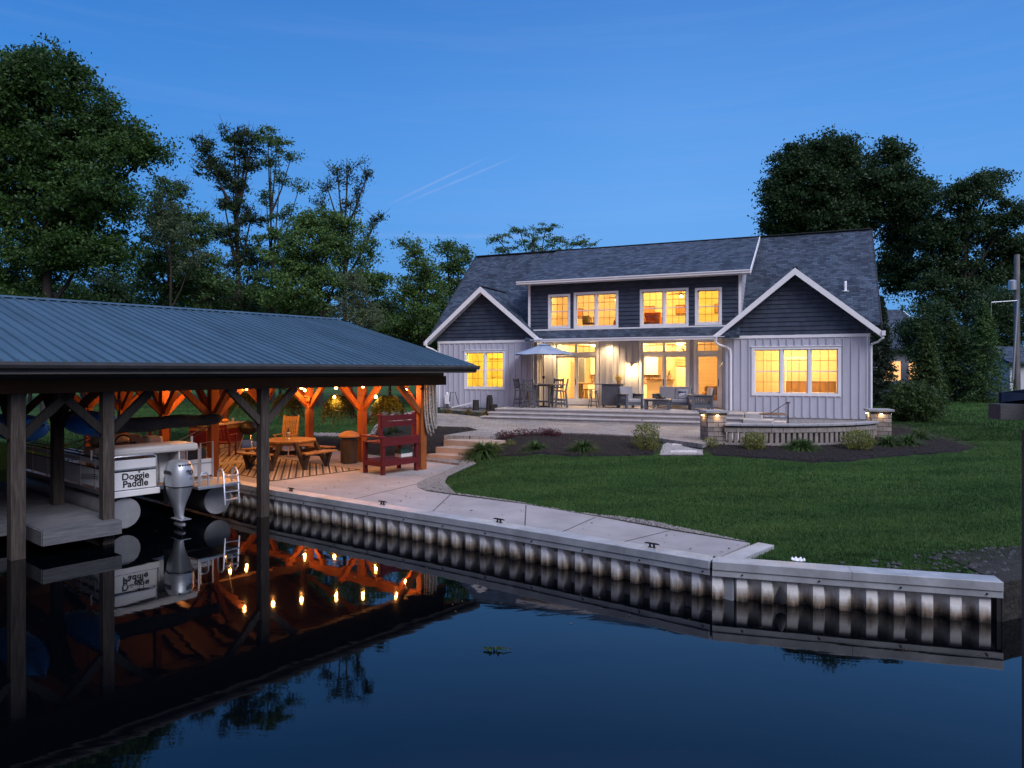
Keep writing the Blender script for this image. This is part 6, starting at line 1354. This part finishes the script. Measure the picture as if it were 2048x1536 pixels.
sp = thing('weeping_sapling', 'small bare-trunked young tree in the mulch beyond the patio', 'tree', (-9.0, 29.5, gzs(-9, 29.5))); m = MB(); m.tube([(0, 0, 0), (.03, 0, .9), (0, 0, 1.7)], [.04, .03, .02], 6)
for k in range(7): t = k * .9; m.tube([(0, 0, 1.2 + .08 * k), (.35 * math.cos(t), .35 * math.sin(t), 1.7), (.6 * math.cos(t), .6 * math.sin(t), 1.5)], .012, 5)
m.build('trunk', m_bark, sp, True); leafblob('crown', l_dark, sp, 1600, (0, 0, 1.75), (.8, .8, .45), .09, 83)
# ================================================================ TREES
def crown_pts(rr, lobes, Y, dens, layered, spread):
    cs = []
    for (px, py, rx, ry) in lobes:
        c = np.array(PD(px, py, Y)); sx, sz = rx * Y / F, ry * Y / F; sy = max(sx, sz * .5) * .85; vol = (sx * sz) * dens; n = max(4, int(vol * 2.9)); rx = rx
        d = rr.normal(size=(n, 3)); d /= np.linalg.norm(d, axis=1)[:, None]; r = rr.random((n, 1)) ** .42
        off = np.array([0, rr.normal() * sx * .25, 0]); cs.append(c + off + d * r * np.array([sx, sy, sz]) * (.9 + .2 * rr.random((n, 1))))
    return cs
def tree(name, label, px, Y, lobes, mat, seed, leaf=.2, dens=9, per=70, spread=.42, trunk=.28, bend=0, group=None, cat='tree', bare=0, topz=None, multi=1, flat=.55, cl_up=.2):
    rr = np.random.default_rng(seed); rd = random.Random(seed); bx = (px - 1024) / F * Y; bz = gzs(bx, Y) - .1; o = thing(name, label, cat, (bx, Y, bz), 0, group); org = np.array([bx, Y, bz])
    cs = crown_pts(rr, lobes, Y, dens, 0, spread); allc = np.concatenate(cs)
    P_ = []; 
    per = int(per * 1.55); leaf *= .80; k = len(allc); sp_ = spread * .86 * rr.uniform(.6, 1.35, (k, 1, 1)); d = rr.normal(size=(k, per, 3)); d[..., 2] *= flat; tilt = rr.normal(0, .25, (k, 1)); d[..., 2] += tilt * d[..., 0]
    p = allc[:, None, :] + d * sp_ * .62; p = p.reshape(-1, 3); keep = rr.random(len(p)) < .93; p = p[keep] - org; p = p[p[:, 2] > .3]
    leafquads('crown', p, leaf, mat, o, seed, cl_up)
    m = MB(); top = max(l[1] * 0 + (PD(l[0], l[1], Y).z) for l in lobes)
    hz = (topz or top) - bz; base = Vector((0, 0, 0)); tips = []
    for q in range(multi):
        b0 = Vector((rd.uniform(-.3, .3) * (multi > 1), rd.uniform(-.3, .3) * (multi > 1), 0)); pts = [b0 + Vector((bend * t * t + rd.uniform(-.12, .12) * t * 2, rd.uniform(-.2, .2) * t, hz * t)) for t in (0, .15, .3, .5, .7, .85, 1)]
        m.tube(pts, [trunk * .75 * f for f in (1.25, 1, .85, .6, .4, .25, .08)], 9)
        spine = pts
    for ci, c in enumerate(cs):
        lc = Vector(c.mean(0) - org); s0 = min(spine, key=lambda p: abs(p.z - max(lc.z * .72 - .5, hz * .15))); mid = s0.lerp(lc, .5) + Vector((0, 0, -.25)); r0 = trunk * .42; m.tube([s0, mid, lc], [r0, r0 * .6, r0 * .3], 6)
        ids = rr.choice(len(c), min(len(c), 9 + bare * 14), False)
        for i in ids:
            e = Vector(c[i] - org); e = e + (e - lc) * (.35 if bare else 0); mm = lc.lerp(e, .5) + Vector((rd.uniform(-.2, .2), rd.uniform(-.2, .2), rd.uniform(-.3, .1))); m.tube([lc, mm, e], [r0 * .3, r0 * .16, .012], 4)
            if bare:
                for _ in range(3): m.tube([mm, mm.lerp(e, .6) + Vector((rd.uniform(-.6, .6), rd.uniform(-.4, .4), rd.uniform(0, .7)))], [.02, .006], 3)
    m.build('trunk', m_bark, o, True); return o
tree('maple_tree', 'huge dark maple at the far left, rising above the pavilion roof', 100, 32, [(40, 190, 90, 75), (120, 170, 80, 60), (190, 230, 75, 60), (60, 290, 110, 70), (170, 320, 100, 70), (250, 290, 60, 50), (295, 290, 38, 26), (80, 400, 120, 70), (210, 400, 90, 55), (-60, 300, 90, 160), (60, 500, 120, 60), (180, 500, 100, 60), (20, 590, 90, 40), (150, 140, 26, 22), (60, 118, 36, 26), (25, 110, 24, 20)], l_maple, 101, .21, 11, 75, .5, .34, multi=2)
tree('oak_tree', 'dull green tree between the huge maple and the tall bare-topped tree', 345, 37, [(345, 380, 34, 34), (330, 440, 60, 40), (380, 450, 40, 50), (300, 500, 60, 50), (390, 520, 60, 50), (330, 570, 90, 50), (420, 580, 50, 40)], l_mid, 102, .2, 8, 60, .45, .22, bare=1)
tree('shrubby_tree', 'brownish olive tree low in front of the left tree row', 340, 35, [(325, 420, 40, 34), (350, 470, 46, 40), (375, 520, 34, 34)], l_olive, 103, .14, 9, 60, .4, .12)
tree('ash_tree', 'tall dark tree with bare twigs at its top, left of the slender tree', 478, 40, [(410, 300, 26, 24), (425, 335, 34, 28), (470, 270, 22, 26), (490, 310, 34, 38), (460, 360, 36, 28), (505, 280, 22, 20), (480, 410, 28, 20), (450, 408, 22, 12), (500, 430, 30, 20), (470, 470, 50, 24), (490, 520, 60, 36), (460, 580, 70, 50)], l_dark, 104, .19, 9, 55, .38, .24, bare=1)
tree('slender_tree', 'slender tree with tufted crown, right of the tall dark tree', 545, 39, [(535, 265, 30, 18), (565, 290, 32, 20), (540, 320, 24, 18), (580, 305, 18, 14), (560, 360, 26, 14), (600, 372, 18, 8), (535, 400, 22, 18), (565, 430, 26, 24), (545, 470, 34, 28), (560, 520, 50, 34), (545, 580, 60, 44)], l_mid, 105, .18, 8, 50, .34, .15)
tree('branchy_tree', 'half-bare tree with upswept leafy arms right of the slender tree', 690, 38, [(650, 370, 16, 30), (672, 360, 12, 26), (640, 400, 14, 16), (720, 390, 16, 26), (738, 365, 12, 22), (700, 410, 30, 22), (760, 440, 20, 14), (745, 470, 30, 20), (700, 340, 30, 26)], l_dark, 106, .16, 4.5, 42, .3, .2, bare=1, topz=14.6, flat=1.1)
tree('locust_tree', 'bright green broad tree behind the pavilion ridge', 640, 36, [(610, 440, 50, 26), (670, 450, 60, 30), (630, 490, 70, 34), (700, 500, 60, 32), (590, 530, 70, 40), (670, 560, 70, 40), (740, 560, 40, 40), (600, 590, 70, 40)], l_bright, 107, .19, 12, 60, .42, .2)
tree('silver_shrub_tree', 'silvery olive small tree at the right end of the pavilion ridge', 705, 31, [(700, 560, 26, 26), (718, 600, 36, 34), (735, 640, 34, 30), (690, 620, 26, 30)], l_olive, 108, .11, 14, 70, .3, .1)
tree('linden_tree', 'rounded green tree left of the house roof, the nearer of a pair', 845, 38, [(830, 510, 30, 24), (850, 540, 36, 32), (825, 580, 40, 36), (870, 590, 40, 34), (840, 640, 60, 40), (800, 660, 50, 40), (860, 680, 50, 30)], l_bright, 109, .19, 9, 65, .4, .2)
tree('cottonwood_tree', 'upright darker green tree against the left edge of the house roof', 905, 43, [(895, 500, 26, 18), (920, 520, 28, 30), (900, 555, 36, 30), (930, 580, 26, 30), (890, 620, 50, 40), (810, 490, 16, 14), (880, 660, 50, 40)], l_mid, 110, .2, 9, 65, .45, .22)
tree('honey_locust', 'airy flat-topped tree behind the left part of the roof ridge', 1070, 55, [(1000, 480, 34, 9), (1040, 465, 40, 9), (1085, 456, 34, 10), (1060, 485, 50, 10), (1110, 478, 34, 9), (1150, 484, 30, 9), (1180, 488, 26, 7), (1000, 500, 40, 8), (1100, 500, 60, 10)], l_mid, 111, .2, 7, 40, .42, .22, flat=.3)
tree('silver_maple', 'big round dark tree behind the right part of the roof', 1690, 84, [(1580, 330, 40, 36), (1640, 305, 45, 34), (1690, 320, 40, 30), (1560, 390, 38, 46), (1620, 380, 60, 50), (1690, 380, 60, 50), (1760, 360, 60, 46), (1740, 420, 60, 50), (1580, 440, 50, 40), (1810, 400, 50, 46), (1820, 460, 50, 50), (1660, 440, 70, 50), (1790, 540, 46, 50), (1800, 310, 26, 20), (1770, 300, 24, 18), (1690, 290, 20, 16)], l_dark, 112, .46, 3.9, 70, 1.0, .5)
tree('dark_elm', 'dark irregular tree at the far right with layered branches', 1930, 78, [(1900, 400, 40, 30), (1950, 380, 50, 30), (1990, 360, 30, 18), (1880, 460, 50, 36), (1950, 450, 60, 34), (2010, 430, 46, 30), (2000, 480, 50, 26), (1900, 520, 60, 40), (1980, 540, 60, 40), (2050, 520, 50, 60), (1870, 580, 50, 40), (1960, 600, 80, 40)], l_dark, 113, .42, 3.6, 60, .9, .45, bare=1)
def spruce(name, label, px, Y, ytop, ybase, rpx, mat, seed, n=60):
    bx = (px - 1024) / F * Y; bz = gzs(bx, Y) - .1; o = thing(name, label, 'tree', (bx, Y, bz)); hz = H - (ytop - HZ) / F * Y - bz; R_ = rpx * Y / F; rr = np.random.default_rng(seed); P_ = []; m = MB(); m.tube([(0, 0, 0), (0, 0, hz)], [.16, .02], 7)
    for i in range(n):
        t = (i / n) ** .9; z_ = .25 + (hz - .3) * t; r_ = R_ * (1 - t) ** .85 * rr.uniform(.75, 1.12) + .1
        for k in range(7):
            a = rr.uniform(0, 6.28); q = np.linspace(.1, 1, 34)[:, None]; dirv = np.array([[math.cos(a), math.sin(a), 0]]); pts = dirv * q * r_ + np.array([[0, 0, z_]]) - np.array([[0, 0, 1]]) * (.28 * r_ * q ** 1.6); wd = .16 * (1.1 - q) * r_ + .03
            side = np.array([[-math.sin(a), math.cos(a), 0]]); P_.append(pts + side * rr.normal(0, 1, (34, 1)) * wd + rr.normal(0, .03, (34, 3)))
    leafquads('needles', np.concatenate(P_), .15, mat, o, seed, .5, .4); m.build('trunk', m_bark, o); return o
spruce('spruce_tree', 'dark spruce right beside the house corner, before the lit window of the neighbour', 1760, 34, 590, 780, 38, l_blue, 201)
spruce('spruce_tree', 'dark spruce in the middle right of the lawn edge', 1850, 36, 640, 790, 44, l_shrub, 202)
spruce('arborvitae', 'bushy evergreen right of the spruces with lighter tips', 1905, 37, 640, 790, 66, l_shrub, 203)
spruce('arborvitae', 'tall pointed evergreen left of the utility poles', 1968, 36, 600, 790, 60, l_mid, 204)
# hedgerow trees filling the ground storey
for i, (px, Y, lobes, mt_, lb) in enumerate(((60, 40, [(0, 600, 90, 60), (100, 620, 80, 60)], l_maple, 'understorey bush tree below the huge maple'), (240, 44, [(220, 600, 90, 60), (160, 640, 60, 60)], l_dark, 'dark understorey tree left of the olive tree'), (420, 45, [(400, 620, 90, 60), (480, 640, 60, 60)], l_dark, 'dark understorey tree beneath the tall dark tree'), (560, 44, [(560, 640, 70, 60), (620, 650, 60, 60)], l_mid, 'understorey tree beneath the slender tree'), (780, 46, [(760, 640, 60, 60), (820, 700, 60, 50)], l_dark, 'dark understorey tree beside the silvery tree'), (1860, 48, [(1850, 660, 60, 60), (1900, 690, 60, 50)], l_dark, 'dark understorey tree behind the evergreens'), (2030, 50, [(2010, 640, 70, 70), (1960, 690, 50, 50)], l_dark, 'dark understorey tree behind the utility poles'), (930, 47, [(930, 660, 50, 60), (880, 700, 50, 50)], l_dark, 'dark understorey tree behind the left wing of the house'))):
    tree('understorey_tree', lb, px, Y, lobes, mt_, 300 + i, .24, 11, 60, .6, .12)
# ================================================================ THINGS BEHIND
nb = thing('neighbour_house', 'neighbouring house with dark shingle roof and a lit window behind the spruces', 'house', PD(1800, 800, 52).xyz * 1, 0); nb.location = (28.4, 52, 0)
nbm = MB(); nbm.box(-3.4, 3.0, 0, 7, 1.2, 5.0); nbm.build('wall', m_siding, nb); nbm = MB(); nbm.slab([(-3.8, -.5, 4.9), (3.2, -.5, 4.9), (1.9, 3.5, 8.0), (-3.8, 3.5, 8.0)], .12); nbm.slab([(-3.8, 3.5, 8.0), (1.9, 3.5, 8.0), (3.2, 7.5, 4.9), (-3.8, 7.5, 4.9)], .12); nbm.build('roof', m_shingle_x, nb)
nbm = MB(); nbm.bar((3.22, -.5, 4.85), (1.92, 3.5, 7.95), .06, .25); nbm.build('rake_board', m_white, nb)
m_litw = emis('lit_window', (1.0, .50, .20), 1.6)
for x in (-.6, 1.3):
    nbm = MB(); nbm.box(x - .7, x + .7, -.02, .02, 2.4, 4.0); w_ = nbm.build('window', m_white, nb); nbm = MB()
    for q in (-.34, .34): nbm.box(x + q - .3, x + q + .3, -.03, -.022, 2.5, 3.9)
    nbm.build('lit_pane', m_litw, w_)
sh = thing('garage', 'pale shed with dark roof at the far right behind the utility poles', 'shed', (27.2, 38, 0), 0); nbm = MB(); nbm.box(-.55, 5, 0, 5, 1.2, 3.75); nbm.build('wall', m_siding, sh); nbm = MB(); nbm.slab([(-.8, -.3, 3.7), (5, -.3, 3.7), (5, 2.5, 4.6), (-.8, 2.5, 4.6)], .12); nbm.build('roof', m_shingle_x, sh)
fh = thing('distant_house', 'far house roof glimpsed through the left trees', 'house', (-42, 68, 0), 0); nbm = MB(); nbm.box(-4, 4, 0, 6, 1.3, 7.5); nbm.build('wall', m_siding, fh); nbm = MB(); nbm.slab([(-4.4, -.4, 7.3), (4.4, -.4, 7.3), (4.4, 3, 10), (-4.4, 3, 10)], .15); nbm.build('roof', m_metalroof, fh)
up = thing('utility_pole', 'tall grey utility pole at the far right with a transformer box', 'utility pole', (25.6, 36, 1.4)); m = MB(); m.tube([(0, 0, 0), (0, 0, 7.7)], [.16, .12], 12); m.build('pole', m_pole, up, True); m = MB(); m.lathe([(.18, 0), (.18, .45), (.12, .5)], 12, (-.3, -.1, 5.9)); m.build('transformer', m_steel, up, True)
m = MB(); m.tube([(-.35, -.2, 1.3), (-.1, -.2, 5.4)], .05, 8); m.build('conduit', m_steel, up, True); m = MB(); m.tube([(-.1, -.2, 5.35), (-1.5, -.3, 5.25)], .025, 6); m.tube([(-1.5, -.3, 5.25), (-1.5, -.3, 4.4)], .012, 5); m.build('arm', m_steel, up, True)
up = thing('utility_pole', 'shorter pale pole just right of the tall utility pole', 'utility pole', (25.95, 35.6, 1.4)); m = MB(); m.tube([(0, 0, 0), (0, 0, 6.9)], [.13, .11], 12); m.build('pole', m_pole, up, True)
# neighbour's boathouse corner at the right edge, close to the camera
nbh = thing('neighbour_boathouse', 'dark corner of a neighbouring boathouse roof and post at the right edge', 'boathouse', (0, 0, 0))
m = MB(); m.slab([(3.36, 4.9, 3.05), (6.5, 4.9, 3.05), (6.5, 2.0, 3.55), (4.2, 2.0, 3.55)], .07); m.build('roof', m_shingle_x, nbh); m = MB(); m.bar((3.37, 4.9, 3.0), (6.5, 4.9, 3.0), .04, .12); m.build('fascia', m_fascia, nbh)
m = MB(); m.box(3.22, 6.5, 4.68, 4.80, 2.88, 2.98); m.build('beam', m_fascia, nbh); m = MB(); m.box(3.46, 3.65, 4.62, 4.82, -1, 2.80); m.build('post', m_fascia, nbh)

# ================================================================ groups for repeats
GR = {'understorey_tree': 'understorey trees behind the tree row', 'daylily': 'strappy plant clumps in the mulch beds', 'shrub': 'rounded yellow-green shrubs in the beds', 'burgundy_groundcover': 'low burgundy plants along the paver edge',
      'ornamental_grass': 'ornamental grass clumps', 'spruce_tree': 'spruces beside the house', 'arborvitae': 'evergreens at the lawn edge', 'large_shrub': 'big shrubs at the house corner', 'kitchen_stool': 'stools at the kitchen island',
      'loft_picture': 'framed pictures upstairs', 'ceiling_fan': 'ceiling fans upstairs', 'barn_sconce': 'barn sconces on the porch wall', 'wood_stump': 'dark stumps against the left wall', 'utility_pole': 'utility poles at the far right',
      'stepping_stone': 'stepping stones in white gravel', 'patio_rug': 'lattice rugs under the pavilion', 'adirondack_chair': 'red wooden armchairs by the grill bar', 'seawall': 'seawall sections'}
for o in bpy.data.objects:
    if o.parent is None and 'category' in o and 'group' not in o:
        b = o.name.split('.')[0]
        if b in GR: o['group'] = GR[b]
